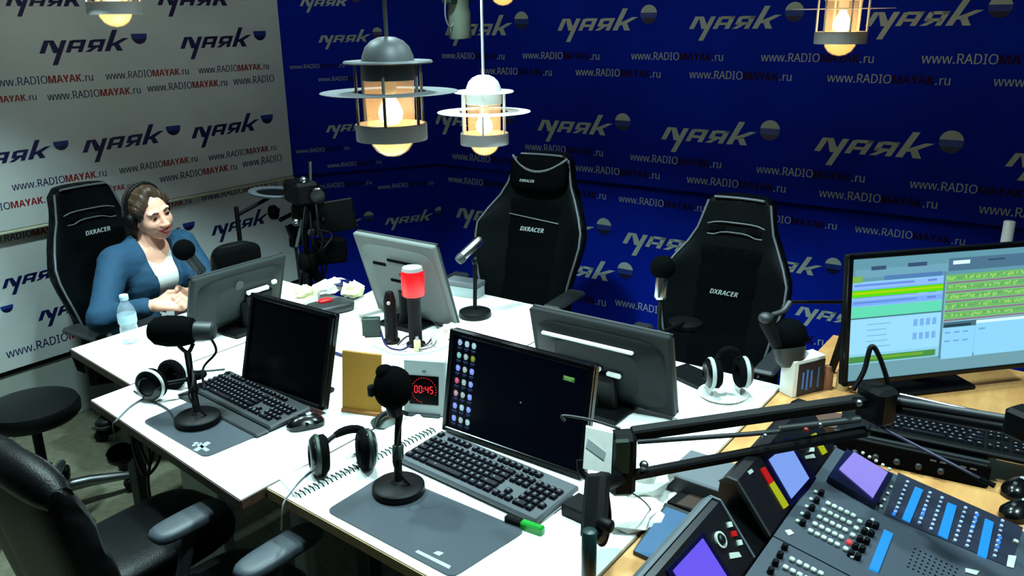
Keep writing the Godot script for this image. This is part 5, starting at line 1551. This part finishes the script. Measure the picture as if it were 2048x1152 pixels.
	# papers and pads at the far end
	sheet("white paper sheet standing in the far heap", [562, 566, 640, 588, 604, 616, 562, 604], 0.03)
	sheet("large white paper beside the leaning monitor", [708, 602, 752, 580, 768, 620, 718, 634], 0.012)
	sheet("stack of white sheets behind the blank screen", [664, 636, 716, 626, 722, 650, 672, 664], 0.02)
	sheet("second stack of white sheets behind the blank screen", [672, 656, 724, 646, 730, 676, 676, 684], 0.006)
	solo("tissue", "crumpled yellowish note on the far heap", "paper", crumple(on_y(612, 596, TOP + 0.02), Vector3(0.045, 0.03, 0.04), 5), M.cream)
	solo("tissue", "crumpled cream wrapper on the far heap", "wrapper", crumple(on_y(706, 592, TOP + 0.02), Vector3(0.05, 0.035, 0.045), 8), M.cream)
	solo("folded_leaflet", "folded pale leaflet with a blue corner on the far heap", "leaflet", crumple(on_y(662, 582, TOP + 0.02), Vector3(0.085, 0.03, 0.05), 11), M.paper)
	solo("blue_booklet", "small blue booklet on the folded leaflet", "booklet", g_at(at(on_y(684, 575, TOP + 0.035) + Vector3(0, 0.02, 0), 30)).box(Vector3(0.07, 0.012, 0.05), Vector3.ZERO, 0.002), M.navy)
	t = thing("headset_case", "dark grey case with a red strap on the far heap", "case", on_y(660, 622), -20)
	part(t, "case_body", g_at(at(Vector3(0, 0.018, 0))).ball(Vector3.ZERO, Vector3(0.095, 0.02, 0.06), 20, 10, 0.5), M.dark_grey)
	part(t, "red_strap", g_at(at(Vector3(-0.01, 0.040, -0.015))).ball(Vector3.ZERO, Vector3(0.03, 0.012, 0.02), 14, 8, 0.7), mat(Color(0.75, 0.06, 0.08), 0.5))
	# paper flat on the far desk
	sheet("white sheets lying before the pillow chair", [985, 640, 1070, 662, 1030, 690, 940, 668], 0.0015)
	# --- in front of the strap-hole chair
	b = on_y(1450, 792)
	headset("black headphones with pale bands standing before the strap-hole chair", b + Vector3(-0.02, 0.075, -0.034), b + Vector3(0.035, 0.075, 0.036), Vector3(0.0, 0.075, 0.0), 0.046, M.light_grey, M.black_gloss)
	solo("headphone_plate", "round white dish under the standing headphones", "dish", g_at(at(on_y(1445, 792))).lathe([Vector2(0, 0), Vector2(0.06, 0.0), Vector2(0.075, 0.012), Vector2(0.073, 0.014), Vector2(0.055, 0.005), Vector2(0, 0.004)], 28), M.white)
	sheet("white papers lying beside the standing headphones", [1376, 792, 1412, 768, 1500, 806, 1440, 830], 0.0015)
	solo("black_folder", "black folder behind the monitor with white highlight bars", "folder", g_at(at(on_y(1385, 756) + Vector3(0.0, 0.006, 0.0), -20)).box(Vector3(0.11, 0.012, 0.16), Vector3.ZERO, 0.002), M.black)
	var bx := on_y(1604, 800)
	t = thing("carton", "white carton with a dark blue striped front", "box", bx + Vector3(0.05, 0, 0), -28)
	part(t, "carton_body", G.new().box(Vector3(0.125, 0.118, 0.055), Vector3(0, 0.059, -0.028), 0.002), M.white)
	part(t, "blue_front", G.new().box(Vector3(0.106, 0.104, 0.002), Vector3(0.008, 0.054, 0.0005)), mat(Color(0.02, 0.035, 0.13), 0.4))
	for k in 4:
		part(t, "printed_stripe", G.new().box(Vector3(0.007, 0.055 + 0.012 * (k % 2), 0.001), Vector3(-0.026 + k * 0.017 + (0.012 if k == 3 else 0.0), 0.05, 0.0022)), M.label_blue)
	solo("small_jar", "small brown jar beside the striped carton", "jar", g_at(at(on_y(1652, 776))).lathe([Vector2(0, 0), Vector2(0.018, 0), Vector2(0.018, 0.05), Vector2(0.012, 0.06), Vector2(0.012, 0.075), Vector2(0, 0.076)], 16), mat(Color(0.55, 0.36, 0.28), 0.4))
	solo("small_jar", "small cream jar against the edge of the lit monitor", "jar", g_at(at(on_y(1684, 778))).lathe([Vector2(0, 0), Vector2(0.02, 0), Vector2(0.02, 0.06), Vector2(0.013, 0.07), Vector2(0.013, 0.088), Vector2(0, 0.09)], 16), mat(Color(0.75, 0.66, 0.46), 0.4))
	solo("rod", "thin black rod leaning against the lit monitor", "rod", g_at(along(on_y(1650, 772), dep(1694, 640, 2.5))).cyl(0.008, 0, 0.26, 10), M.black)

func seven(t: Node, s: String, x: Transform3D, h: float, m: Material) -> void:
	var segs := {"0": [1, 1, 1, 0, 1, 1, 1], "4": [0, 1, 1, 1, 0, 1, 0], "5": [1, 1, 0, 1, 0, 1, 1], ":": []}
	var w := h * 0.55
	var px := -2.35 * w * 1.1
	for ch in s:
		var g := g_at(x)
		if ch == ":":
			for y in [-0.2, 0.2]: g.box(Vector3(0.003, 0.003, 0.001), Vector3(px, y * h, 0))
			part(t, "led_colon", g, m)
			px += w * 0.5
			continue
		var on: Array = segs[ch]
		var cx := px + w * 0.4
		var p := [[0, 0.5, 1], [-0.5, 0.25, 0], [0.5, 0.25, 0], [0, 0, 1], [-0.5, -0.25, 0], [0.5, -0.25, 0], [0, -0.5, 1]]
		for k in 7:
			if on[k] == 0: continue
			var sz := Vector3(w * 0.62, 0.0028, 0.001) if p[k][2] == 1 else Vector3(0.0028, h * 0.42, 0.001)
			g.box(sz, Vector3(cx + p[k][0] * w * 0.75, p[k][1] * h, 0))
		part(t, "led_digit", g, m)
		px += w * 1.25
func crumple(p: Vector3, r: Vector3, seed_: int) -> G:
	var n := FastNoiseLite.new(); n.seed = seed_; n.frequency = 1.0
	var g := g_at(at(p + Vector3(0, r.y * 0.7, 0)))
	g.flat()
	var f := func(i: int, j: int) -> Vector3:
		var th := TAU * (i % 14) / 14.0; var ph := PI * j / 8.0 - PI / 2
		var v := Vector3(cos(ph) * cos(th), sin(ph), -cos(ph) * sin(th))
		var k := 1.0 + 0.55 * n.get_noise_3dv(v * 2.2) + 0.25 * n.get_noise_3dv(v * 6.0)
		var q := v * r * k
		q.y = maxf(q.y, -r.y * 0.7)
		return q
	for j in 8:
		for i in 14:
			if j == 0: g.t(f.call(i, 0), f.call(i + 1, 1), f.call(i, 1))
			elif j == 7: g.t(f.call(i, 7), f.call(i + 1, 7), f.call(i, 8))
			else: g.q(f.call(i, j), f.call(i + 1, j), f.call(i + 1, j + 1), f.call(i, j + 1))
	return g
func sheet(label: String, px: Array, h: float) -> void:
	var v := []
	var c := Vector3.ZERO
	for k in 4:
		var p := on_y(px[k * 2], px[k * 2 + 1], TOP + h * 0.5 + 0.001)
		p.y = TOP + 0.0005
		v.append(p); c += p
	c /= 4
	var w := []
	for p in v: w.append(p - c)
	var g := G.new()
	slab_on(g, w, Vector3.UP, maxf(h, 0.001))
	solo("paper_sheet", label, "paper", g, M.paper, "", at(c))

# ------------------------------------------------------------------ boom arm over the console
func build_boom() -> void:
	var t := thing("boom_arm", "black jointed boom arm clamped beside the console, reaching over it", "boom arm", on_y(1176, 1225))
	var o := t.position
	part(t, "clamp", G.new().box(Vector3(0.06, 0.05, 0.06), Vector3(0, 0.026, 0), 0.006), M.black)
	part(t, "post", G.new().cyl(0.0145, 0.04, 0.185, 20, 0.002), M.post_green)
	var j1 := dep(1244, 925, 1.80) - o
	var c0 := dep(1186, 1084, 1.655) - o; var c1 := dep(1196, 950, 1.72) - o
	part(t, "column", g_at(along(c0, c1)).box(Vector3(0.046, (c1 - c0).length(), 0.046), Vector3(0, (c1 - c0).length() / 2, 0), 0.010), M.black)
	part(t, "locking_knob", g_at(Transform3D(Basis(Vector3.RIGHT, PI / 2), c0.lerp(c1, 0.4) + Vector3(-0.02, 0, 0.02))).cyl(0.014, 0, 0.03, 12, 0.003), M.black)
	part(t, "shoulder_block", g_at(at(j1, 40)).box(Vector3(0.05, 0.145, 0.055), Vector3(0, 0.0, 0), 0.010), M.black)
	part(t, "shoulder_link", G.new().tube([c1 + Vector3(0, -0.02, 0), j1 + Vector3(0, -0.03, 0)], 0.022, 10), M.black)
	part(t, "shoulder_face", g_at(at(j1 + Vector3(-0.026, 0.03, 0.012), 40)).box(Vector3(0.012, 0.08, 0.034), Vector3.ZERO, 0.004), M.dark_green)
	var el := dep(1752, 806, 1.80) - o
	var a1 := dep(1262, 868, 1.80) - o; var a2 := dep(1256, 952, 1.80) - o
	var e1 := dep(1738, 800, 1.80) - o; var e2 := dep(1735, 862, 1.80) - o
	part(t, "upper_rod", g_at(along(a1, e1)).box(Vector3(0.027, (e1 - a1).length(), 0.027), Vector3(0, (e1 - a1).length() / 2, 0), 0.004), M.black)
	part(t, "lower_rod", g_at(along(a2, e2)).box(Vector3(0.021, (e2 - a2).length(), 0.021), Vector3(0, (e2 - a2).length() / 2, 0), 0.004), M.black)
	part(t, "spring", G.new().tube([dep(1275, 884, 1.79) - o, dep(1500, 868, 1.79) - o, dep(1560, 862, 1.79) - o], 0.0055, 8), M.dark_grey)
	part(t, "spring", G.new().tube([dep(1560, 858, 1.79) - o, dep(1720, 838, 1.79) - o], 0.008, 8), M.dark_grey)
	for q in [[1530, 872], [1612, 860], [1640, 850]]:
		part(t, "spring_pin", g_at(at(dep(q[0], q[1], 1.775) - o)).ball(Vector3.ZERO, Vector3(0.006, 0.006, 0.006), 10, 8), M.steel if q[0] != 1612 else mat(Color(0.5, 0.06, 0.08), 0.4))
	part(t, "rod_stop", g_at(at(dep(1288, 930, 1.785) - o)).ball(Vector3.ZERO, Vector3(0.010, 0.010, 0.010), 12, 8), M.steel)
	part(t, "elbow_block", g_at(at(el, 60)).box(Vector3(0.075, 0.085, 0.055), Vector3.ZERO, 0.010), M.black)
	part(t, "elbow_bolt", g_at(at(dep(1718, 806, 1.77) - o)).ball(Vector3.ZERO, Vector3(0.008, 0.008, 0.008), 10, 8), M.steel)
	part(t, "cable_loop", G.new().tube(curve([dep(1706, 780, 1.79) - o, dep(1728, 742, 1.79) - o, dep(1742, 694, 1.79) - o, dep(1758, 712, 1.79) - o, dep(1778, 770, 1.79) - o], 6), 0.0055, 8), M.black)
	var f1 := dep(2040, 842, 1.62) - o; var f2 := dep(2030, 858, 1.62) - o
	var s1 := dep(1782, 800, 1.80) - o; var s2 := dep(1790, 818, 1.80) - o
	var more := (f1 - s1).normalized() * 0.22
	part(t, "fore_rod", G.new().tube([s1, f1 + more], 0.0085, 10), M.dark_grey)
	part(t, "fore_rod", G.new().tube([s2, f2 + more], 0.0115, 10), M.black)
	part(t, "highlight_rod", G.new().tube([dep(1800, 790, 1.79) - o, dep(1985, 830, 1.67) - o], 0.0045, 8), M.chrome)  # bright rod added to stand for the light streak along the arm
	part(t, "wrist_block", g_at(at(dep(2044, 846, 1.60) - o, 60)).box(Vector3(0.05, 0.06, 0.05), Vector3.ZERO, 0.008), M.black)
	# cup of papers held at the post
	var h := thing("paper_holder", "clip holding white folded papers on the boom post", "holder", dep(1198, 960, 1.76))
	var q := []
	for p in [[1172, 850], [1226, 862], [1222, 944], [1166, 932]]: q.append(dep(p[0], p[1], 1.755) - h.position)
	var nrm := (EYE - dep(1198, 900, 1.755)); nrm.y = 0.15; nrm = nrm.normalized()
	var g := G.new(); slab_on(g, q, nrm, 0.012); part(h, "folded_papers", g, M.paper)
	g = G.new()
	var q2 := []
	for p in [[1176, 872], [1212, 900], [1208, 916], [1172, 890]]: q2.append(dep(p[0], p[1], 1.755) - h.position + nrm * 0.012)
	slab_on(g, q2, nrm, 0.0012); part(h, "grey_print", g, M.light_grey)
	part(h, "clip", G.new().tube(curve([dep(1160, 920, 1.75) - h.position, dep(1165, 948, 1.75) - h.position, dep(1200, 962, 1.75) - h.position, dep(1222, 950, 1.76) - h.position], 5), 0.008, 8), M.black)
	part(h, "holder_arm", G.new().tube([dep(1180, 955, 1.75) - h.position, dep(1182, 1020, 1.75) - h.position, dep(1180, 1070, 1.70) - h.position], 0.010, 8), M.black)
	part(h, "hook_wire", G.new().tube(curve([dep(1130, 842, 1.74) - h.position, dep(1124, 832, 1.74) - h.position, dep(1150, 834, 1.745) - h.position, dep(1190, 842, 1.75) - h.position, dep(1240, 858, 1.76) - h.position], 5), 0.0035, 6), M.dark_grey)
	# cable on the post
	var k := thing("cable", "black cable looped on the boom post", "cable", dep(1205, 1040, 1.75))
	part(k, "loop", G.new().tube(curve([dep(1212, 980, 1.75) - k.position, dep(1218, 1040, 1.75) - k.position, dep(1208, 1085, 1.74) - k.position, dep(1196, 1075, 1.735) - k.position, dep(1196, 1000, 1.74) - k.position], 6), 0.006, 8), M.black)
	# gooseneck stick above the wooden desk
	var ga := dep(1752, 850, 1.80); var gb := dep(1990, 972, 1.66)
	t = thing("gooseneck_microphone", "thin purple-grey gooseneck microphone slanting over the dark keyboard", "microphone", ga)
	part(t, "stick", G.new().tube([Vector3.ZERO, (gb - ga) * 0.9], 0.0032, 8), mat(Color(0.26, 0.24, 0.34), 0.4))
	part(t, "capsule", G.new().tube([(gb - ga) * 0.88, gb - ga], 0.0055, 10), M.black)

# ------------------------------------------------------------------ further back
func boom_mic(label: String, base: Vector3, joint: Vector3, a: Vector3, b: Vector3, foam: bool, body: Material) -> void:
	# stand on the desk, capsule from a (front) to b (rear)
	var t := thing("microphone", label, "microphone", base, 0, "")
	part(t, "base", G.new().lathe([Vector2(0, 0), Vector2(0.062, 0.0), Vector2(0.065, 0.006), Vector2(0.062, 0.022), Vector2(0.05, 0.027), Vector2(0, 0.028)], 30), M.black)
	part(t, "stem", G.new().tube([Vector3(0, 0.02, 0), joint - base], 0.008, 10), M.black)
	part(t, "joint", g_at(at(joint - base)).ball(Vector3.ZERO, Vector3(0.015, 0.018, 0.015), 12, 8), M.black)
	part(t, "arm", G.new().tube(curve([joint - base, ((joint + b) * 0.5) - base + Vector3(0, 0.02, 0), b - base], 5), 0.007, 8), M.black)
	var x := along(a - base, b - base)
	var l := (b - a).length()
	part(t, "capsule", g_at(x).lathe([Vector2(0, l * 0.1), Vector2(0.019, l * 0.12), Vector2(0.021, l * 0.3), Vector2(0.021, l * 0.92), Vector2(0.015, l), Vector2(0, l)], 20), body)
	if foam:
		part(t, "foam_windshield", g_at(x).ball(Vector3(0, 0.012, 0), Vector3(0.043, 0.042, 0.043), 22, 14), M.foam)
	else:
		part(t, "grille", g_at(x).lathe([Vector2(0, -0.006), Vector2(0.017, 0), Vector2(0.0205, 0.012), Vector2(0.0205, l * 0.2)], 18), M.dark_grey)
func build_far_things() -> void:
	boom_mic("microphone with black foam ball in front of the woman in blue", on_y(450, 660) + Vector3(0.09, 0, -0.115), on_z(398, 560, -2.86), on_z(364, 495, -2.92), on_z(406, 546, -2.88), true, M.dark_grey)
	boom_mic("silver microphone on a round base before the pillow chair", on_y(950, 632), on_y(950, 632) + Vector3(0.03, 0.215, -0.015), dep(916, 522, 3.22), dep(962, 478, 3.26), false, M.chrome)
	var mb := on_y(1318, 700) + Vector3(0.26, 0, -0.02)
	boom_mic("upright silver microphone with dark foam top before the strap-hole chair", mb, dep(1318, 668, 2.86), dep(1326, 528, 2.86), dep(1320, 600, 2.86), true, M.chrome)
	# hanging round pop shield on an arm
	var t := thing("microphone", "round black foam microphone hanging from a thin arm by the carton", "microphone", on_y(1640, 756) + Vector3(0.06, 0, 0.02))
	var o := t.position
	part(t, "foam_ball", g_at(at(dep(1578, 672, 2.56) - o)).ball(Vector3.ZERO, Vector3(0.055, 0.055, 0.055), 24, 14), M.foam)
	part(t, "mic_body", G.new().tube([dep(1560, 690, 2.55) - o, dep(1530, 640, 2.54) - o], [0.026, 0.022], 16), M.black)
	part(t, "end_ring", g_at(at(dep(1531, 636, 2.53) - o)).ball(Vector3.ZERO, Vector3(0.022, 0.018, 0.022), 16, 10), M.dark_grey)
	part(t, "swivel", G.new().tube(curve([dep(1545, 630, 2.55) - o, dep(1566, 622, 2.56) - o, dep(1580, 604, 2.57) - o], 4), 0.009, 8), M.dark_grey)
	part(t, "arm", G.new().tube([dep(1580, 604, 2.57) - o, dep(1690, 604, 2.62) - o, dep(1720, 606, 2.64) - o], 0.006, 8), M.black)
	part(t, "arm_post", G.new().tube([Vector3(0, 0, 0), dep(1716, 606, 2.64) - o], 0.008, 8), M.black)
	part(t, "lower_cone", g_at(along(dep(1578, 700, 2.55) - o, dep(1582, 730, 2.55) - o)).lathe([Vector2(0.05, -0.01), Vector2(0.045, 0.03), Vector2(0.03, 0.05), Vector2(0, 0.05)], 20), M.dark_grey)
	# tangle of stands by the corner
	stand_rig("black tripod camera rig with chrome joints before the corner", Vector3(2.62, 0, -3.12))
	stand_rig2("black microphone stand with a round flat tray by the white wall", Vector3(2.42, 0, -3.36))
	# bag behind the grey-backed monitor
	t = thing("shoulder_bag", "black soft bag with a pale clip standing behind the grey-backed monitor", "bag", Vector3(2.03, TOP, -2.862), -8)
	part(t, "bag_body", g_at(at(Vector3(0, 0.125, 0))).ball(Vector3.ZERO, Vector3(0.105, 0.125, 0.045), 24, 14, 0.55), M.black)
	part(t, "flap", g_at(at(Vector3(0, 0.19, 0.012))).ball(Vector3.ZERO, Vector3(0.10, 0.055, 0.042), 24, 12, 0.5), M.black_matte)
	part(t, "clip", g_at(at(Vector3(0.03, 0.165, 0.056))).box(Vector3(0.045, 0.014, 0.006), Vector3.ZERO, 0.002), M.light_grey)
	part(t, "strap", G.new().tube(curve([Vector3(0.09, 0.15, 0.02), Vector3(0.14, 0.12, 0.02), Vector3(0.15, 0.05, 0.03), Vector3(0.12, 0.01, 0.03)], 5), 0.010, 8), M.black)
	# small projector hanging in the corner
	t = thing("spotlight", "grey-green cylinder spotlight hanging by the blue corner", "spotlight", dep(920, 40, 3.7))
	part(t, "barrel", g_at(at(Vector3(0, -0.08, 0), 0, 0, 3)).lathe([Vector2(0, 0), Vector2(0.046, 0.002), Vector2(0.05, 0.01), Vector2(0.050, 0.11), Vector2(0.044, 0.13), Vector2(0.044, 0.20), Vector2(0, 0.21)], 20), mat(Color(0.34, 0.38, 0.33), 0.5))
	part(t, "bracket", G.new().box(Vector3(0.15, 0.07, 0.05), Vector3(-0.02, 0.10, 0), 0.008), M.dark_green)
	part(t, "hanging_rod", G.new().cyl(0.012, 0.1, 2.8 - t.position.y, 10), M.dark_grey)
	part(t, "slack_cable", G.new().tube(curve([Vector3(-0.09, 0.12, 0), Vector3(-0.10, 0.02, 0), Vector3(-0.07, -0.03, 0), Vector3(-0.04, 0.0, 0.0)], 5), 0.004, 6), M.grey)
	# white pole behind the lit monitor
	t = thing("floor_pole", "plain white pole rising behind the lit monitor", "pole", Vector3(dep(2015, 470, 3.3).x, 0, dep(2015, 470, 3.3).z))
	part(t, "shaft", G.new().cyl(0.021, 0.0, dep(2015, 440, 3.3).y, 16, 0.003), M.white)
	part(t, "foot", G.new().lathe([Vector2(0, 0), Vector2(0.14, 0), Vector2(0.14, 0.01), Vector2(0.03, 0.02), Vector2(0.02, 0.04)], 24), M.white)
	# box between beacon monitor and pillow chair
	t = thing("document_box", "pale grey document box on the desk end beside the leaning monitor", "box", on_y(925, 592) + Vector3(0.02, 0, 0), -82)
	part(t, "tray", G.new().box(Vector3(0.15, 0.045, 0.07), Vector3(0, 0.0225, 0), 0.003), M.light_grey)
	part(t, "lid", G.new().box(Vector3(0.155, 0.02, 0.075), Vector3(0, 0.056, 0), 0.003), M.grey)

func stand_rig(label: String, p: Vector3) -> void:
	var t := thing("camera_rig", label, "tripod", p)
	for k in 3:
		var a := TAU * k / 3 + 0.5
		var d := Vector3(cos(a), 0, sin(a))
		var leg := part(t, "leg", G.new().tube([Vector3(0, 0.74, 0), d * 0.16 + Vector3(0, 0.36, 0), d * 0.27 + Vector3(0, 0.01, 0)], [0.018, 0.015, 0.012], 8), M.black)
		part(leg, "leg_clamp", g_at(at(d * 0.16 + Vector3(0, 0.37, 0))).box(Vector3(0.04, 0.05, 0.04), Vector3.ZERO, 0.006), M.dark_grey)
	part(t, "centre_column", G.new().cyl(0.017, 0.45, 0.98, 12), M.black)
	part(t, "crown", g_at(at(Vector3(0, 0.74, 0))).lathe([Vector2(0, -0.03), Vector2(0.05, -0.03), Vector2(0.055, 0.0), Vector2(0.04, 0.04), Vector2(0, 0.05)], 16), M.black)
	part(t, "head", g_at(at(Vector3(0, 0.98, 0), 20)).box(Vector3(0.09, 0.10, 0.09), Vector3.ZERO, 0.012), M.black)
	part(t, "camera_body", g_at(at(Vector3(0.0, 1.085, 0.0), -20)).box(Vector3(0.12, 0.11, 0.18), Vector3.ZERO, 0.015), M.black)
	part(t, "lens", g_at(along(Vector3(0.03, 1.08, 0.08), Vector3(-0.08, 1.07, 0.2))).lathe([Vector2(0, 0), Vector2(0.038, 0), Vector2(0.04, 0.05), Vector2(0.034, 0.055), Vector2(0, 0.05)], 18), M.black_gloss)
	part(t, "pan_handle", G.new().tube([Vector3(0.0, 0.98, 0), Vector3(-0.16, 0.86, 0.12)], 0.009, 8), M.dark_grey)
	part(t, "boom_rod", G.new().tube([Vector3(0.02, 0.92, 0.03), Vector3(0.07, 1.22, 0.0)], 0.008, 8), M.steel)
	part(t, "boom_rod", G.new().tube([Vector3(0.06, 0.86, 0.03), Vector3(0.01, 1.12, 0.08)], 0.007, 8), M.steel)
	for q in [[-0.03, 1.15, 0.06], [0.06, 1.02, 0.06], [-0.09, 0.96, 0.05], [0.09, 0.93, 0.03], [-0.02, 0.90, 0.07]]:
		part(t, "joint_knob", g_at(at(Vector3(q[0], q[1], q[2]))).ball(Vector3.ZERO, Vector3(0.018, 0.02, 0.018), 12, 8), M.chrome if q[0] < 0 else M.black)
	for k in 4:
		part(t, "lead", G.new().tube(curve([Vector3(0.02 * k - 0.03, 1.05 - 0.05 * k, 0.06), Vector3(-0.10 + 0.06 * k, 0.86, 0.10), Vector3(0.05 - 0.03 * k, 0.74, 0.08), Vector3(-0.02 + 0.04 * k, 0.55, 0.04)], 6), 0.006, 6), M.black)
	part(t, "monitor_plate", g_at(at(Vector3(0.17, 0.93, 0.0), -40, 0, 6)).box(Vector3(0.24, 0.16, 0.02), Vector3.ZERO, 0.006), M.black)
	part(t, "accessory_box", g_at(at(Vector3(0.10, 0.78, 0.05), -30)).box(Vector3(0.16, 0.12, 0.08), Vector3.ZERO, 0.01), M.black_matte)
func stand_rig2(label: String, p: Vector3) -> void:
	var t := thing("microphone_stand", label, "stand", p)
	part(t, "base", G.new().lathe([Vector2(0, 0), Vector2(0.13, 0), Vector2(0.13, 0.015), Vector2(0.03, 0.03), Vector2(0.012, 0.05)], 24), M.black)
	part(t, "shaft", G.new().cyl(0.011, 0.03, 1.02, 12), M.black)
	var c := on_z(550, 385, p.z) - p
	part(t, "tray", g_at(at(c, 0, 4, -3)).lathe([Vector2(0.09, -0.004), Vector2(0.125, -0.006), Vector2(0.130, 0.004), Vector2(0.125, 0.008), Vector2(0.09, 0.004), Vector2(0.09, -0.004)], 36), M.grey)
	part(t, "tray_floor", g_at(at(c, 0, 4, -3)).cyl(0.10, -0.006, 0.0, 30), M.black)
	part(t, "tray_neck", G.new().tube([Vector3(0, 0.98, 0), c + Vector3(0, -0.01, 0)], 0.01, 8), M.black)
	part(t, "clamp_ring", g_at(at(on_z(547, 425, p.z) - p, 20, 80)).lathe([Vector2(0.022, -0.01), Vector2(0.036, -0.01), Vector2(0.036, 0.01), Vector2(0.022, 0.01), Vector2(0.022, -0.01)], 20), M.black)
	part(t, "chrome_tube", G.new().tube([on_z(572, 452, p.z) - p, on_z(592, 500, p.z) - p, on_z(600, 560, p.z) - p], 0.009, 8), M.steel)
	part(t, "side_arm", G.new().tube([on_z(560, 440, p.z) - p, on_z(600, 420, p.z) - p, on_z(640, 405, p.z) - p], 0.012, 8), M.black)
	part(t, "bracket", g_at(at(on_z(612, 435, p.z) - p, 10)).box(Vector3(0.03, 0.10, 0.03), Vector3.ZERO, 0.005), M.light_grey)
	part(t, "bracket", g_at(at(on_z(590, 470, p.z) - p, 10)).box(Vector3(0.07, 0.12, 0.04), Vector3.ZERO, 0.008), M.black)

# ------------------------------------------------------------------ nearest things
func build_near_things() -> void:
	# phone on the wooden desk
	var q := []
	var ph := thing("smartphone", "smartphone with a blue lit screen between desk edge and console", "phone", on_y(1335, 1060))
	for p in [[1266, 1108], [1330, 1012], [1400, 1040], [1330, 1138]]: q.append(on_y(p[0], p[1], TOP + 0.0015) - ph.position)
	var g := G.new(); slab_on(g, q, Vector3.UP, 0.009); part(ph, "case", g, M.dark_grey)
	q = []
	for p in [[1269, 1102], [1332, 1014], [1396, 1038], [1328, 1128]]: q.append(on_y(p[0], p[1], TOP + 0.0105) - ph.position)
	g = G.new(); slab_on(g, q, Vector3.UP, 0.0012); part(ph, "screen", g, M.phone).set_meta("label", "blue lit screen")
	q = []
	for p in [[1330, 1082], [1346, 1072], [1356, 1082], [1338, 1096]]: q.append(on_y(p[0], p[1], TOP + 0.012) - ph.position)
	g = G.new(); slab_on(g, q, Vector3.UP, 0.0006); part(ph, "screen_icon", g, glow(Color(0.75, 0.9, 1.0), 0.8))
	var tb := thing("tablet", "dark tablet with a brown face behind the phone", "tablet", on_y(1385, 1008))
	q = []
	for p in [[1334, 1010], [1372, 980], [1440, 1000], [1404, 1036]]: q.append(on_y(p[0], p[1], TOP + 0.001) - tb.position)
	g = G.new(); slab_on(g, q, Vector3.UP, 0.010); part(tb, "case", g, M.black)
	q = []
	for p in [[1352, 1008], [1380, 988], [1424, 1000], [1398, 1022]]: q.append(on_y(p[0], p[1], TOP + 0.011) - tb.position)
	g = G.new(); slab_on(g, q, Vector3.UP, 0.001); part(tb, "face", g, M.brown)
	# grey case on the white desk behind the console
	var cs := thing("equipment_case", "grey flat case with a black front beside the white bag", "case", on_y(1395, 965), -92)
	part(cs, "case_body", G.new().box(Vector3(0.15, 0.045, 0.14), Vector3(0.02, 0.0225, 0), 0.004), M.grey)
	part(cs, "case_front", G.new().box(Vector3(0.15, 0.040, 0.004), Vector3(0.02, 0.022, 0.072), 0.001), M.dark_grey)
	solo("plastic_bag", "crumpled white plastic bag beside the boom stand", "bag", crumple(on_y(1285, 985), Vector3(0.070, 0.055, 0.07), 21), M.paper)
	solo("plastic_bag", "flattened white plastic wrap in front of the crumpled bag", "bag", crumple(on_y(1262, 1028), Vector3(0.085, 0.014, 0.075), 27), M.paper)
	cable("thin grey wire lying on the white bag", [on_y(1262, 985, TOP + 0.10), on_y(1285, 1000, TOP + 0.07), on_y(1302, 1020, TOP + 0.02), on_y(1306, 1040, TOP + 0.005)], 0.002, M.grey)
	# black rack unit beyond the console
	var rk := thing("rack_unit", "black rack unit with small white labels beyond the console", "rack unit", Vector3(2.225, TOP, -0.31), -84)
	part(rk, "chassis", G.new().box(Vector3(0.36, 0.060, 0.24), Vector3(0, 0.030, 0), 0.004), M.black)
	part(rk, "front_plate", G.new().box(Vector3(0.37, 0.056, 0.006), Vector3(0, 0.031, 0.122), 0.002), M.black_matte)
	for k in 5: part(rk, "printed_label", G.new().box(Vector3(0.014, 0.004, 0.001), Vector3(0.06 + k * 0.022, 0.046, 0.1255)), M.grey)
	for k in 6: part(rk, "rotary_knob", g_at(Transform3D(Basis(Vector3.RIGHT, PI / 2), Vector3(-0.17 + k * 0.05, 0.024, 0.125))).cyl(0.008, 0, 0.012, 12, 0.002), M.dark_grey)
	for k in 3: part(rk, "top_vent", G.new().box(Vector3(0.12, 0.002, 0.012), Vector3(-0.12 + k * 0.12, 0.0606, 0.10)), M.dark_grey)
	solo("brown_box", "small brown carton behind the console's display pod", "box", g_at(at(on_y(1690, 870) + Vector3(-0.05, 0.03, -0.04), -70)).box(Vector3(0.09, 0.06, 0.09), Vector3.ZERO, 0.003), mat(Color(0.30, 0.20, 0.15), 0.6))
	mouse("black computer mouse next to the gooseneck tip on the wooden desk", on_y(2038, 985), 70, M.black_gloss)
	mouse("glossy black mouse beside the console's lit strips", on_y(2040, 1030, TOP), 60, M.black_gloss)
	# things hanging under the desk edge
	var a := on_z(218, 848, -2.36); var b := on_z(240, 908, -2.36)
	headset("black headphones hanging under the white desk edge", a, b, Vector3(0.07, 0.03, 0.02), 0.038, M.dark_grey, M.black)
	for k in 3:
		var s: Array = [[262, 850, 268, 900, 290, 950, 318, 920, 322, 862], [284, 848, 300, 910, 296, 960, 300, 1000, 302, 1040], [310, 880, 300, 930, 284, 900, 280, 870, 276, 850]][k]
		var pts := []
		for j in 5: pts.append(on_z(s[j * 2], s[j * 2 + 1], -2.28 - 0.02 * k))
		cable("grey lead drooping under the white desk edge", pts, 0.005, M.dark_grey, "leads drooping under the white desk")
